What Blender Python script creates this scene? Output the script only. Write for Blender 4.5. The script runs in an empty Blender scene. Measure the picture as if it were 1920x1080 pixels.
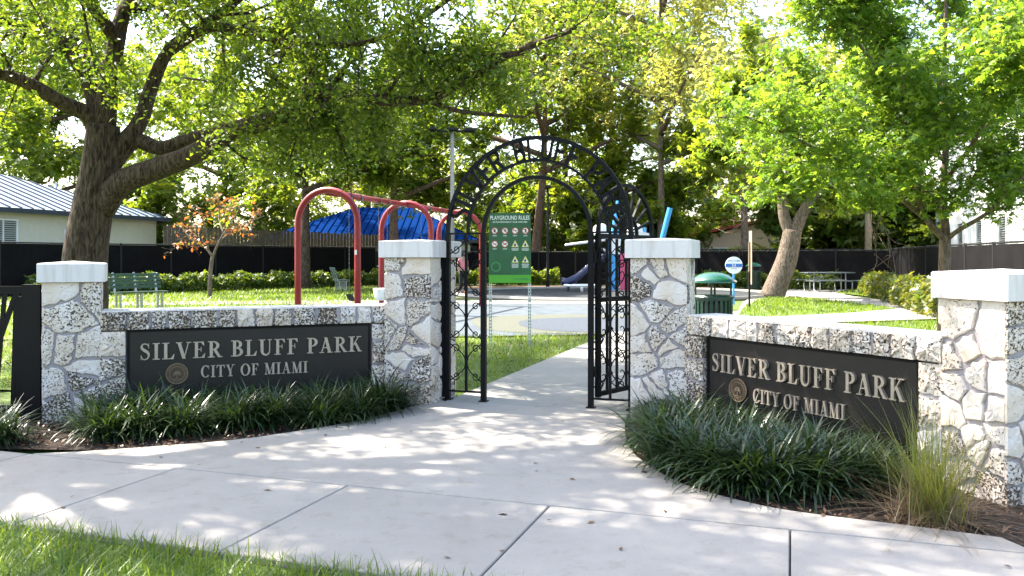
import bpy, math, random
import numpy as np
from mathutils import Matrix, Vector

# ------------------------------------------------------------------ camera, world, sun, exposure
SC = bpy.context.scene
COL = SC.collection
F, H0, EYE = 1550.0, 483.0, 1.45            # focal length in photo pixels, horizon row, eye height
cam_d = bpy.data.cameras.new("camera")
cam_d.sensor_width = 36.0
cam_d.lens = 36.0 * F / 1920.0
cam_d.shift_y = -(540.0 - H0) / 1920.0
cam_d.clip_start = 0.05
cam_d.clip_end = 2000.0
cam = bpy.data.objects.new("camera", cam_d)
cam.location = (0, 0, EYE)
cam.rotation_euler = (math.radians(90), 0, 0)
COL.objects.link(cam)
SC.camera = cam
SUN_EL, SUN_AZ = 52.0, -62.0                # azimuth from +Y (view direction) towards +X
wd = bpy.data.worlds.new("World"); SC.world = wd; wd.use_nodes = True
nt = wd.node_tree
sky = nt.nodes.new("ShaderNodeTexSky"); sky.sky_type = 'NISHITA'; sky.sun_disc = False
sky.sun_elevation = math.radians(SUN_EL); sky.sun_rotation = math.radians(SUN_AZ)
sky.air_density = 1.2; sky.dust_density = 3.0; sky.ozone_density = 1.0
bg = nt.nodes["Background"]; bg.inputs[1].default_value = 0.15
nt.links.new(sky.outputs[0], bg.inputs[0])
sl = bpy.data.lights.new("sun", 'SUN'); sl.energy = 4.6; sl.angle = math.radians(0.53); sl.color = (1.0, 0.93, 0.82)
so = bpy.data.objects.new("sun", sl); COL.objects.link(so)
_e, _a = math.radians(SUN_EL), math.radians(SUN_AZ)
SUNV = Vector((math.sin(_a) * math.cos(_e), math.cos(_a) * math.cos(_e), math.sin(_e)))
so.rotation_euler = SUNV.to_track_quat('Z', 'Y').to_euler(); so.location = (-20, 0, 30)
SC.view_settings.view_transform = 'Standard'; SC.view_settings.look = 'None'
SC.view_settings.exposure = 2.3; SC.view_settings.gamma = 1.0
SC.view_settings.use_curve_mapping = False
SC.cycles.max_bounces = 14; SC.cycles.transparent_max_bounces = 8; SC.cycles.transmission_bounces = 12
SC.cycles.diffuse_bounces = 8; SC.cycles.use_denoising = True
RNG = np.random.default_rng(7)

# ------------------------------------------------------------------ pixel helpers (1920x1080 photo pixels)
def G(px, py, z=0.0):
    d = (EYE - z) * F / (py - H0)
    return ((px - 960.0) / F * d, d)
def W(px, py, d):
    return ((px - 960.0) / F * d, d, EYE - (py - H0) / F * d)
# gate frame: u along the gate, v into the park
GC = (0.238, 8.16)
GU, GV = (0.947, -0.321), (0.321, 0.947)
GROT = math.atan2(GU[1], GU[0])
def UV(u, v):
    return (GC[0] + u * GU[0] + v * GV[0], GC[1] + u * GU[1] + v * GV[1])

# ------------------------------------------------------------------ materials
MATS = {}
def _new(name):
    m = bpy.data.materials.new(name); m.use_nodes = True
    MATS[name] = m
    return m, m.node_tree.nodes, m.node_tree.links, m.node_tree.nodes["Principled BSDF"]
def plain(name, col, rough=0.6, metal=0.0, var=0.12, scale=6.0, bump=0.0, bscale=60.0, spec=0.5, coat=0.0):
    m, n, l, p = _new(name)
    tc = n.new("ShaderNodeTexCoord")
    nz = n.new("ShaderNodeTexNoise"); nz.inputs["Scale"].default_value = scale; nz.inputs["Detail"].default_value = 6
    nz.inputs["Roughness"].default_value = 0.65
    l.new(tc.outputs["Object"], nz.inputs["Vector"])
    r = n.new("ShaderNodeValToRGB")
    r.color_ramp.elements[0].position = 0.3; r.color_ramp.elements[1].position = 0.72
    r.color_ramp.elements[0].color = tuple(c * (1 - var) for c in col) + (1,)
    r.color_ramp.elements[1].color = tuple(min(1, c * (1 + var)) for c in col) + (1,)
    l.new(nz.outputs["Fac"], r.inputs["Fac"]); l.new(r.outputs["Color"], p.inputs["Base Color"])
    p.inputs["Roughness"].default_value = rough; p.inputs["Metallic"].default_value = metal
    p.inputs["Specular IOR Level"].default_value = spec; p.inputs["Coat Weight"].default_value = coat
    if bump:
        nb = n.new("ShaderNodeTexNoise"); nb.inputs["Scale"].default_value = bscale; nb.inputs["Detail"].default_value = 5
        l.new(tc.outputs["Object"], nb.inputs["Vector"])
        b = n.new("ShaderNodeBump"); b.inputs["Strength"].default_value = bump; b.inputs["Distance"].default_value = 0.02
        l.new(nb.outputs["Fac"], b.inputs["Height"]); l.new(b.outputs["Normal"], p.inputs["Normal"])
    return m
def leafmat(name, c0, c1, trans=0.45, tcol=None, rough=0.4):
    m, n, l, p = _new(name)
    at = n.new("ShaderNodeAttribute"); at.attribute_name = "rnd"
    r = n.new("ShaderNodeValToRGB")
    r.color_ramp.elements[0].color = tuple(c0) + (1,); r.color_ramp.elements[1].color = tuple(c1) + (1,)
    l.new(at.outputs["Fac"], r.inputs["Fac"]); l.new(r.outputs["Color"], p.inputs["Base Color"])
    p.inputs["Roughness"].default_value = rough
    tr = n.new("ShaderNodeBsdfTranslucent")
    mx = n.new("ShaderNodeMixRGB"); mx.blend_type = 'MULTIPLY'; mx.inputs[0].default_value = 1.0
    t = tcol or (2.7, 2.4, 0.8)
    mx.inputs[2].default_value = tuple(t) + (1,)
    l.new(r.outputs["Color"], mx.inputs[1]); l.new(mx.outputs[0], tr.inputs["Color"])
    mix = n.new("ShaderNodeMixShader"); mix.inputs[0].default_value = trans
    l.new(p.outputs[0], mix.inputs[1]); l.new(tr.outputs[0], mix.inputs[2])
    l.new(mix.outputs[0], n["Material Output"].inputs["Surface"])
    return m
def coral(name, base, tint, pit_lo, pit_hi, scale, bump=0.9):
    """oolite / coral rock: pale, rusty tints, worm-like dark pits"""
    m, n, l, p = _new(name)
    tc = n.new("ShaderNodeTexCoord")
    n1 = n.new("ShaderNodeTexNoise"); n1.inputs["Scale"].default_value = 4.0; n1.inputs["Detail"].default_value = 4
    n2 = n.new("ShaderNodeTexNoise"); n2.inputs["Scale"].default_value = scale; n2.inputs["Detail"].default_value = 3
    n2.inputs["Distortion"].default_value = 0.9; n2.inputs["Roughness"].default_value = 0.55
    n3 = n.new("ShaderNodeTexNoise"); n3.inputs["Scale"].default_value = 2.3; n3.inputs["Detail"].default_value = 2
    for q in (n1, n2, n3): l.new(tc.outputs["Object"], q.inputs["Vector"])
    r1 = n.new("ShaderNodeValToRGB"); r1.color_ramp.elements[0].position = 0.35; r1.color_ramp.elements[1].position = 0.62
    r1.color_ramp.elements[0].color = tuple(base) + (1,); r1.color_ramp.elements[1].color = tuple(tint) + (1,)
    l.new(n1.outputs["Fac"], r1.inputs["Fac"])
    # pit mask, denser in places
    ad = n.new("ShaderNodeMath"); ad.operation = 'MULTIPLY_ADD'; ad.inputs[1].default_value = 0.22; ad.inputs[2].default_value = -0.11
    l.new(n3.outputs["Fac"], ad.inputs[0])
    sm = n.new("ShaderNodeMath"); sm.operation = 'ADD'
    oi = n.new("ShaderNodeObjectInfo"); om = n.new("ShaderNodeMath"); om.operation = 'MULTIPLY_ADD'; om.inputs[1].default_value = 0.16; om.inputs[2].default_value = -0.09
    l.new(oi.outputs["Random"], om.inputs[0]); s0 = n.new("ShaderNodeMath"); s0.operation = 'ADD'
    l.new(ad.outputs[0], s0.inputs[0]); l.new(om.outputs[0], s0.inputs[1])
    l.new(n2.outputs["Fac"], sm.inputs[0]); l.new(s0.outputs[0], sm.inputs[1])
    r2 = n.new("ShaderNodeValToRGB"); r2.color_ramp.elements[0].position = pit_lo; r2.color_ramp.elements[1].position = pit_hi
    r2.color_ramp.elements[0].color = (0, 0, 0, 1); r2.color_ramp.elements[1].color = (1, 1, 1, 1)
    l.new(sm.outputs[0], r2.inputs["Fac"])
    mx = n.new("ShaderNodeMixRGB"); mx.inputs[2].default_value = (0.085, 0.06, 0.04, 1)
    l.new(r2.outputs["Color"], mx.inputs[0]); l.new(r1.outputs["Color"], mx.inputs[1])
    l.new(mx.outputs[0], p.inputs["Base Color"])
    b = n.new("ShaderNodeBump"); b.invert = True; b.inputs["Strength"].default_value = bump; b.inputs["Distance"].default_value = 0.016
    l.new(r2.outputs["Color"], b.inputs["Height"]); l.new(b.outputs["Normal"], p.inputs["Normal"])
    p.inputs["Roughness"].default_value = 0.9; p.inputs["Specular IOR Level"].default_value = 0.2
    return m
def concrete(name, col, bump=0.15):
    m, n, l, p = _new(name)
    tc = n.new("ShaderNodeTexCoord")
    a = n.new("ShaderNodeTexNoise"); a.inputs["Scale"].default_value = 1.3; a.inputs["Detail"].default_value = 8; a.inputs["Roughness"].default_value = 0.7
    b_ = n.new("ShaderNodeTexNoise"); b_.inputs["Scale"].default_value = 160; b_.inputs["Detail"].default_value = 3
    l.new(tc.outputs["Object"], a.inputs["Vector"]); l.new(tc.outputs["Object"], b_.inputs["Vector"])
    r = n.new("ShaderNodeValToRGB"); r.color_ramp.elements[0].position = 0.3; r.color_ramp.elements[1].position = 0.7
    r.color_ramp.elements[0].color = tuple(c * 0.86 for c in col) + (1,); r.color_ramp.elements[1].color = tuple(c * 1.07 for c in col) + (1,)
    l.new(a.outputs["Fac"], r.inputs["Fac"])
    r2 = n.new("ShaderNodeValToRGB"); r2.color_ramp.elements[0].position = 0.3; r2.color_ramp.elements[1].position = 0.45
    r2.color_ramp.elements[0].color = (0.78, 0.77, 0.75, 1); r2.color_ramp.elements[1].color = (1, 1, 1, 1)
    st = n.new("ShaderNodeTexNoise"); st.inputs["Scale"].default_value = 5.5; st.inputs["Detail"].default_value = 9; st.inputs["Roughness"].default_value = 0.75
    l.new(tc.outputs["Object"], st.inputs["Vector"])
    rs = n.new("ShaderNodeValToRGB"); rs.color_ramp.elements[0].position = 0.33; rs.color_ramp.elements[1].position = 0.47
    rs.color_ramp.elements[0].color = (0.84, 0.82, 0.78, 1); rs.color_ramp.elements[1].color = (1, 1, 1, 1)
    l.new(st.outputs["Fac"], rs.inputs["Fac"])
    oi = n.new("ShaderNodeObjectInfo"); hv = n.new("ShaderNodeHueSaturation"); ov = n.new("ShaderNodeMath"); ov.operation = 'MULTIPLY_ADD'; ov.inputs[1].default_value = 0.16; ov.inputs[2].default_value = 0.92
    l.new(oi.outputs["Random"], ov.inputs[0]); l.new(ov.outputs[0], hv.inputs["Value"])
    mst = n.new("ShaderNodeMixRGB"); mst.blend_type = 'MULTIPLY'; mst.inputs[0].default_value = 1
    l.new(b_.outputs["Fac"], r2.inputs["Fac"])
    mx = n.new("ShaderNodeMixRGB"); mx.blend_type = 'MULTIPLY'; mx.inputs[0].default_value = 1
    l.new(r.outputs["Color"], mst.inputs[1]); l.new(rs.outputs["Color"], mst.inputs[2])
    l.new(mst.outputs[0], mx.inputs[1]); l.new(r2.outputs["Color"], mx.inputs[2]); l.new(mx.outputs[0], hv.inputs["Color"]); l.new(hv.outputs[0], p.inputs["Base Color"])
    p.inputs["Roughness"].default_value = 0.85; p.inputs["Specular IOR Level"].default_value = 0.25
    bp = n.new("ShaderNodeBump"); bp.inputs["Strength"].default_value = bump; bp.inputs["Distance"].default_value = 0.004
    l.new(b_.outputs["Fac"], bp.inputs["Height"]); l.new(bp.outputs["Normal"], p.inputs["Normal"])
    return m
def blotch(name, cols, scale, rough=0.9, detail=3, bump=0.3, bscale=120):
    m, n, l, p = _new(name)
    tc = n.new("ShaderNodeTexCoord")
    a = n.new("ShaderNodeTexNoise"); a.inputs["Scale"].default_value = scale; a.inputs["Detail"].default_value = detail
    l.new(tc.outputs["Object"], a.inputs["Vector"])
    r = n.new("ShaderNodeValToRGB")
    els = r.color_ramp.elements
    while len(els) < len(cols): els.new(0.5)
    for e, (pos, c) in zip(els, cols): e.position = pos; e.color = tuple(c) + (1,)
    l.new(a.outputs["Fac"], r.inputs["Fac"]); l.new(r.outputs["Color"], p.inputs["Base Color"])
    b_ = n.new("ShaderNodeTexNoise"); b_.inputs["Scale"].default_value = bscale; l.new(tc.outputs["Object"], b_.inputs["Vector"])
    bp = n.new("ShaderNodeBump"); bp.inputs["Strength"].default_value = bump; bp.inputs["Distance"].default_value = 0.01
    l.new(b_.outputs["Fac"], bp.inputs["Height"]); l.new(bp.outputs["Normal"], p.inputs["Normal"])
    p.inputs["Roughness"].default_value = rough; p.inputs["Specular IOR Level"].default_value = 0.2
    return m
def barkmat(name, c0, c1):
    m, n, l, p = _new(name)
    tc = n.new("ShaderNodeTexCoord"); mp = n.new("ShaderNodeMapping"); mp.inputs["Scale"].default_value = (1, 1, 0.22)
    l.new(tc.outputs["Object"], mp.inputs["Vector"])
    v = n.new("ShaderNodeTexNoise"); v.inputs["Scale"].default_value = 26; v.inputs["Detail"].default_value = 7; v.inputs["Distortion"].default_value = 0.8
    l.new(mp.outputs[0], v.inputs["Vector"])
    r = n.new("ShaderNodeValToRGB"); r.color_ramp.elements[0].position = 0.36; r.color_ramp.elements[1].position = 0.62
    r.color_ramp.elements[0].color = tuple(c0) + (1,); r.color_ramp.elements[1].color = tuple(c1) + (1,)
    l.new(v.outputs["Fac"], r.inputs["Fac"]); l.new(r.outputs["Color"], p.inputs["Base Color"])
    bp = n.new("ShaderNodeBump"); bp.inputs["Strength"].default_value = 0.9; bp.inputs["Distance"].default_value = 0.03
    l.new(v.outputs["Fac"], bp.inputs["Height"]); l.new(bp.outputs["Normal"], p.inputs["Normal"])
    p.inputs["Roughness"].default_value = 0.9; p.inputs["Specular IOR Level"].default_value = 0.2
    return m

concrete("concrete", (0.305, 0.278, 0.247)); concrete("path_concrete", (0.28, 0.265, 0.24))
plain("joint", (0.09, 0.08, 0.07), 0.95)
coral("coral", (0.63, 0.575, 0.53), (0.58, 0.48, 0.385), 0.60, 0.68, 70)
coral("coral_pitted", (0.65, 0.595, 0.55), (0.58, 0.48, 0.38), 0.52, 0.585, 58, 1.0)
plain("mortar", (0.31, 0.28, 0.29), 0.95, var=0.15, scale=14, bump=0.5, bscale=90)
plain("cap_paint", (0.61, 0.565, 0.54), 0.75, var=0.05, scale=2.5, bump=0.12, bscale=40)
def streaks(name):
    m = MATS[name]; n, l = m.node_tree.nodes, m.node_tree.links; p = n["Principled BSDF"]; old = p.inputs["Base Color"].links[0].from_socket
    tc = n.new("ShaderNodeTexCoord"); mp = n.new("ShaderNodeMapping"); mp.inputs["Scale"].default_value = (9, 9, 0.9); l.new(tc.outputs["Object"], mp.inputs["Vector"])
    q = n.new("ShaderNodeTexNoise"); q.inputs["Scale"].default_value = 1.6; q.inputs["Detail"].default_value = 6; l.new(mp.outputs[0], q.inputs["Vector"])
    r = n.new("ShaderNodeValToRGB"); r.color_ramp.elements[0].position = 0.32; r.color_ramp.elements[1].position = 0.50
    r.color_ramp.elements[0].color = (0.80, 0.785, 0.75, 1); r.color_ramp.elements[1].color = (1, 1, 1, 1); l.new(q.outputs["Fac"], r.inputs["Fac"])
    x = n.new("ShaderNodeMixRGB"); x.blend_type = 'MULTIPLY'; x.inputs[0].default_value = 1; l.new(old, x.inputs[1]); l.new(r.outputs["Color"], x.inputs[2]); l.new(x.outputs[0], p.inputs["Base Color"])
streaks("cap_paint")
plain("sign_bronze", (0.010, 0.008, 0.0075), 0.42, var=0.3, scale=5, metal=0.3)
plain("letter_metal", (0.36, 0.305, 0.245), 0.45, metal=0.55, var=0.15, scale=9)
plain("seal_bronze", (0.06, 0.04, 0.025), 0.5, metal=0.4, var=0.3, scale=30)
plain("seal_gold", (0.19, 0.135, 0.08), 0.5, metal=0.4)
plain("iron", (0.004, 0.004, 0.005), 0.55, var=0.2, scale=12, bump=0.08, bscale=90, spec=0.14)
plain("black_panel", (0.006, 0.0055, 0.0055), 0.55, var=0.25, scale=3, spec=0.15)
plain("fence_mesh", (0.007, 0.0065, 0.007), 0.95, spec=0.1, var=0.35, scale=1.4, bump=0.3, bscale=140)
plain("red_paint", (0.25, 0.007, 0.012), 0.42, var=0.18, coat=0.1)
plain("green_paint", (0.005, 0.03, 0.018), 0.4, var=0.15)
plain("bench_green", (0.02, 0.06, 0.035), 0.5, var=0.2)
plain("bin_dome", (0.006, 0.07, 0.045), 0.22, var=0.1, coat=0.5)
plain("pale_steel", (0.32, 0.33, 0.33), 0.4, metal=0.6, var=0.1)
plain("galv", (0.45, 0.48, 0.47), 0.45, metal=0.7, var=0.2, scale=30)
plain("chain_steel", (0.2, 0.2, 0.2), 0.4, metal=0.8)
plain("dark_rubber", (0.02, 0.02, 0.022), 0.8)
plain("white_plastic", (0.75, 0.76, 0.76), 0.4, var=0.05)
plain("white_paint", (0.8, 0.8, 0.8), 0.5, var=0.04)
plain("slide_blue", (0.01, 0.014, 0.06), 0.3, coat=0.3)
plain("sky_blue", (0.05, 0.30, 0.62), 0.35, var=0.08)
plain("pink_panel", (0.55, 0.07, 0.16), 0.4)
plain("board_green", (0.008, 0.09, 0.03), 0.35, var=0.35, scale=2.2)
plain("board_lime", (0.07, 0.33, 0.02), 0.35, var=0.05)
plain("print_white", (0.8, 0.82, 0.8), 0.5, var=0.02)
plain("print_red", (0.55, 0.03, 0.03), 0.5); plain("print_yellow", (0.62, 0.55, 0.10), 0.5)
plain("print_black", (0.02, 0.02, 0.025), 0.5); plain("print_blue", (0.03, 0.14, 0.5), 0.5)
plain("print_green", (0.02, 0.2, 0.09), 0.5); plain("print_dim", (0.03, 0.22, 0.06), 0.5)
plain("wood_pole", (0.24, 0.19, 0.13), 0.9, var=0.3, scale=10); plain("grey_pole", (0.30, 0.27, 0.24), 0.6, var=0.15)
plain("dark_pole", (0.014, 0.013, 0.013), 0.6, spec=0.25)
plain("old_wood", (0.10, 0.075, 0.05), 0.95, var=0.45, scale=7, bump=0.4, bscale=40)
plain("cream_wall", (0.60, 0.56, 0.47), 0.9, var=0.06, bump=0.15); plain("pink_wall", (0.72, 0.50, 0.40), 0.9, var=0.05)
plain("white_wall", (0.80, 0.80, 0.79), 0.8, var=0.04); plain("window_dark", (0.06, 0.075, 0.09), 0.1, var=0.2)
plain("roof_metal", (0.40, 0.47, 0.56), 0.3, metal=0.5, var=0.1, scale=1.5); plain("roof_dark", (0.03, 0.04, 0.06), 0.5)
plain("roof_blue", (0.004, 0.022, 0.10), 0.8, var=0.15, spec=0.0); plain("roof_blue_rib", (0.002, 0.016, 0.09), 0.8, spec=0.0)
plain("roof_red", (0.36, 0.05, 0.035), 0.8, var=0.3)
plain("utility_green", (0.06, 0.09, 0.06), 0.6); plain("yellow_label", (0.6, 0.42, 0.05), 0.6)
plain("table_grey", (0.11, 0.135, 0.14), 0.55, var=0.15)
blotch("ground_soil", [(0.35, (0.035, 0.055, 0.014)), (0.52, (0.075, 0.115, 0.022)), (0.68, (0.11, 0.10, 0.05))], 0.6, detail=8)
blotch("lawn_base", [(0.33, (0.05, 0.075, 0.015)), (0.5, (0.10, 0.16, 0.025)), (0.7, (0.15, 0.18, 0.045))], 1.1, detail=8)
blotch("mulch", [(0.3, (0.012, 0.008, 0.006)), (0.52, (0.03, 0.02, 0.015)), (0.72, (0.075, 0.055, 0.04))], 22, detail=7, bump=1.0, bscale=50)
blotch("leaf_litter", [(0.3, (0.05, 0.035, 0.02)), (0.5, (0.14, 0.09, 0.055)), (0.7, (0.26, 0.19, 0.13))], 9, detail=8, bump=0.8, bscale=40)
blotch("rubber_dark", [(0.3, (0.028, 0.032, 0.036)), (0.7, (0.048, 0.052, 0.056))], 5, detail=6)
blotch("rubber_blue", [(0.40, (0.062, 0.076, 0.088)), (0.44, (0.075, 0.09, 0.102)), (0.6, (0.085, 0.101, 0.113))], 2.0, detail=8)
blotch("rubber_slate", [(0.3, (0.048, 0.058, 0.072)), (0.7, (0.065, 0.076, 0.092))], 14, detail=5)
blotch("rubber_olive", [(0.3, (0.075, 0.08, 0.062)), (0.7, (0.098, 0.102, 0.078))], 12, detail=5)
barkmat("bark_oak", (0.02, 0.0135, 0.0095), (0.10, 0.07, 0.05)); barkmat("bark_pale", (0.06, 0.046, 0.034), (0.19, 0.15, 0.115))
barkmat("bark_brown", (0.06, 0.035, 0.025), (0.18, 0.115, 0.08)); barkmat("bark_young", (0.09, 0.06, 0.045), (0.2, 0.145, 0.11))
leafmat("leaf_oak", (0.036, 0.078, 0.013), (0.13, 0.172, 0.027), 0.54, (2.5, 2.35, 0.8))
leafmat("leaf_maple", (0.05, 0.115, 0.02), (0.155, 0.23, 0.038), 0.56, (2.4, 2.2, 0.85))
leafmat("leaf_yellow", (0.17, 0.20, 0.05), (0.34, 0.35, 0.11), 0.55, (1.9, 1.75, 1.0))
leafmat("leaf_mid", (0.05, 0.095, 0.015), (0.155, 0.195, 0.03), 0.55, (2.7, 2.45, 0.85))
leafmat("leaf_dark", (0.03, 0.06, 0.012), (0.10, 0.14, 0.025), 0.5)
leafmat("leaf_autumn", (0.12, 0.13, 0.025), (0.46, 0.13, 0.045), 0.45, (1.5, 1.2, 0.8))
leafmat("leaf_hedge", (0.035, 0.07, 0.012), (0.10, 0.14, 0.025), 0.35)
leafmat("leaf_hedge_red", (0.045, 0.085, 0.015), (0.13, 0.13, 0.03), 0.4)
leafmat("liriope", (0.009, 0.022, 0.007), (0.034, 0.066, 0.020), 0.22, rough=0.33)
leafmat("fountain_grass", (0.06, 0.10, 0.02), (0.19, 0.19, 0.06), 0.35)
leafmat("straw", (0.13, 0.085, 0.045), (0.30, 0.22, 0.13), 0.3, (1.2, 1.1, 0.9))
leafmat("grass", (0.045, 0.09, 0.010), (0.125, 0.18, 0.022), 0.4)
leafmat("dry_leaf", (0.07, 0.035, 0.018), (0.20, 0.11, 0.06), 0.2, (1.2, 1.0, 0.8))

# ------------------------------------------------------------------ mesh helpers
class MB:
    def __init__(s): s.v = []; s.f = []
    def poly(s, pts):
        i = len(s.v); s.v += [tuple(p) for p in pts]; s.f.append(tuple(range(i, i + len(pts)))); return s
    def box(s, c, d, rz=0.0, M=None):
        hx, hy, hz = d[0] / 2, d[1] / 2, d[2] / 2; i = len(s.v)
        ca, sa = math.cos(rz), math.sin(rz)
        for x, y, z in ((-1,-1,-1),(1,-1,-1),(1,1,-1),(-1,1,-1),(-1,-1,1),(1,-1,1),(1,1,1),(-1,1,1)):
            p = (x * hx, y * hy, z * hz)
            p = (c[0] + p[0] * ca - p[1] * sa, c[1] + p[0] * sa + p[1] * ca, c[2] + p[2])
            if M is not None: p = tuple(M @ Vector(p))
            s.v.append(p)
        for q in ((0,3,2,1),(4,5,6,7),(0,1,5,4),(1,2,6,5),(2,3,7,6),(3,0,4,7)): s.f.append(tuple(i + k for k in q))
        return s
    def bar(s, a, b, w, h=None):
        """square bar from a to b"""
        h = h or w; a, b = Vector(a), Vector(b); t = (b - a).normalized()
        up = Vector((0, 0, 1)) if abs(t.z) < 0.95 else Vector((0, 1, 0))
        x = t.cross(up).normalized(); y = x.cross(t).normalized(); i = len(s.v)
        for p in (a, b):
            for sx, sy in ((-1,-1),(1,-1),(1,1),(-1,1)):
                s.v.append(tuple(p + x * (sx * w / 2) + y * (sy * h / 2)))
        for q in ((0,1,2,3),(7,6,5,4),(0,4,5,1),(1,5,6,2),(2,6,7,3),(3,7,4,0)): s.f.append(tuple(i + k for k in q))
        return s
    def tube(s, pts, rad, n=8, closed=False):
        pts = [Vector(p) for p in pts]; m = len(pts)
        if not hasattr(rad, "__len__"): rad = [rad] * m
        i0 = len(s.v); up = None
        for k, p in enumerate(pts):
            if closed: t = pts[(k + 1) % m] - pts[k - 1]
            else: t = pts[min(k + 1, m - 1)] - pts[max(k - 1, 0)]
            t.normalize()
            if up is None:
                up = Vector((0, 0, 1)) if abs(t.z) < 0.9 else Vector((0, 1, 0))
            x = t.cross(up).normalized(); up = x.cross(t).normalized()
            for j in range(n):
                a = 2 * math.pi * j / n
                s.v.append(tuple(p + (x * math.cos(a) + up * math.sin(a)) * rad[k]))
        for k in range(m if closed else m - 1):
            a, b = i0 + k * n, i0 + ((k + 1) % m) * n
            for j in range(n): s.f.append((a + j, a + (j + 1) % n, b + (j + 1) % n, b + j))
        if not closed:
            s.f.append(tuple(i0 + j for j in range(n))[::-1]); s.f.append(tuple(i0 + (m - 1) * n + j for j in range(n)))
        return s
    def prism(s, poly, z0, z1, axis='z'):
        """poly 2D ring; axis z: (x,y) extruded in z; axis y: (x,z) extruded in y from z0 to z1"""
        n = len(poly); i = len(s.v)
        ar = sum(poly[k][0] * poly[(k + 1) % n][1] - poly[(k + 1) % n][0] * poly[k][1] for k in range(n))
        if ar < 0: poly = poly[::-1]
        if axis == 'z':
            s.v += [(x, y, z0) for x, y in poly] + [(x, y, z1) for x, y in poly]
            s.f.append(tuple(range(i, i + n))[::-1]); s.f.append(tuple(range(i + n, i + 2 * n)))
            for k in range(n): s.f.append((i + k, i + (k + 1) % n, i + n + (k + 1) % n, i + n + k))
        else:
            s.v += [(x, z0, y) for x, y in poly] + [(x, z1, y) for x, y in poly]
            s.f.append(tuple(range(i, i + n))); s.f.append(tuple(range(i + n, i + 2 * n))[::-1])
            for k in range(n): s.f.append((i + n + k, i + n + (k + 1) % n, i + (k + 1) % n, i + k))
        return s
    def lathe(s, prof, c=(0, 0, 0), n=24, a0=0.0, a1=2 * math.pi):
        full = abs(a1 - a0 - 2 * math.pi) < 1e-6; i0 = len(s.v); k = len(prof); m = n if full else n + 1
        for j in range(m):
            a = a0 + (a1 - a0) * j / n
            for r, z in prof: s.v.append((c[0] + r * math.cos(a), c[1] + r * math.sin(a), c[2] + z))
        for j in range(n):
            p, q = i0 + j * k, i0 + ((j + 1) % m) * k
            for t in range(k - 1): s.f.append((p + t, q + t, q + t + 1, p + t + 1))
        return s
    def mesh(s, name, mat, smooth=False):
        me = bpy.data.meshes.new(name); me.from_pydata(s.v, [], s.f)
        me.materials.append(MATS[mat])
        if smooth: me.polygons.foreach_set("use_smooth", [True] * len(me.polygons))
        me.update(); return me
    def build(s, name, mat, parent=None, world=False, smooth=False):
        return add(name, s.mesh(name, mat, smooth), parent, world)
def add(name, me, parent=None, world=False):
    o = bpy.data.objects.new(name, me); COL.objects.link(o)
    if parent is not None:
        o.parent = parent
        if world:
            o.matrix_parent_inverse = (Matrix.Translation(parent.location) @ parent.rotation_euler.to_matrix().to_4x4()).inverted()
    return o
def tag(o, label, cat, group=None):
    o["label"] = label; o["category"] = cat
    if group: o["group"] = group
    return o
def struct(o):
    o["kind"] = "structure"; return o
def stuff(o, label=None, cat=None):
    o["kind"] = "stuff"
    if label: o["label"] = label; o["category"] = cat
    return o
def thing(name, label, cat, loc=(0, 0, 0), rz=0.0, group=None):
    o = bpy.data.objects.new(name, None); COL.objects.link(o)
    o.empty_display_size = 0.2; o.location = loc; o.rotation_euler = (0, 0, rz)
    return tag(o, label, cat, group)
def copy_tree(o, parent=None):
    c = o.copy(); COL.objects.link(c)
    if parent is not None: c.parent = parent
    for ch in list(o.children): copy_tree(ch, c)
    return c
def bulk(name, V, Fc, mat, parent=None, world=False, rnd=None, smooth=False):
    """fast mesh from numpy arrays; Fc is (m,k)"""
    me = bpy.data.meshes.new(name); V = np.asarray(V, np.float32); Fc = np.asarray(Fc, np.int32)
    m, k = Fc.shape
    me.vertices.add(len(V)); me.vertices.foreach_set("co", V.ravel())
    me.loops.add(m * k); me.loops.foreach_set("vertex_index", Fc.ravel())
    me.polygons.add(m); me.polygons.foreach_set("loop_start", np.arange(0, m * k, k, dtype=np.int32))
    me.polygons.foreach_set("loop_total", np.full(m, k, np.int32))
    if smooth: me.polygons.foreach_set("use_smooth", np.ones(m, bool))
    me.update(calc_edges=True)
    if rnd is not None:
        at = me.attributes.new("rnd", 'FLOAT', 'FACE'); at.data.foreach_set("value", np.asarray(rnd, np.float32))
    me.materials.append(MATS[mat])
    return add(name, me, parent, world)

# leaf templates: vertices in (along, across, up), faces
LEAF_OAK = (np.array([(0, 0, 0), (0.45, 0.24, 0.06), (1, 0, -0.05), (0.45, -0.24, 0.06)]), np.array([(0, 3, 2, 1)]))
LEAF_CLUSTER = (np.array([(0, 0, 0), (.5, .3, .1), (1, 0, 0), (.5, -.3, .1), (0, 0, 0), (.2, .75, .05), (.75, .95, -.1), (.6, .45, .1),
                          (0, 0, 0), (.2, -.75, .05), (.75, -.95, -.1), (.6, -.45, .1)]) , np.array([(0, 3, 2, 1), (4, 7, 6, 5), (8, 9, 10, 11)]))
def _maple():
    v = [(0.15, 0, 0)]; tips = [(-100, .55), (-50, .85), (0, 1.05), (50, .85), (100, .55)]
    out = []
    for a, r in tips:
        for da, rr, z in ((-22, .42 * r + .1, .05), (0, r, -.08), (22, .42 * r + .1, .05)):
            t = math.radians(a + da); out.append((0.15 + rr * math.cos(t) * .62, rr * math.sin(t) * .62, z))
    v += out
    f = [(0, 1 + 3 * i, 2 + 3 * i, 3 + 3 * i) for i in range(5)]
    return np.array(v), np.array(f)
LEAF_MAPLE = _maple()
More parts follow.
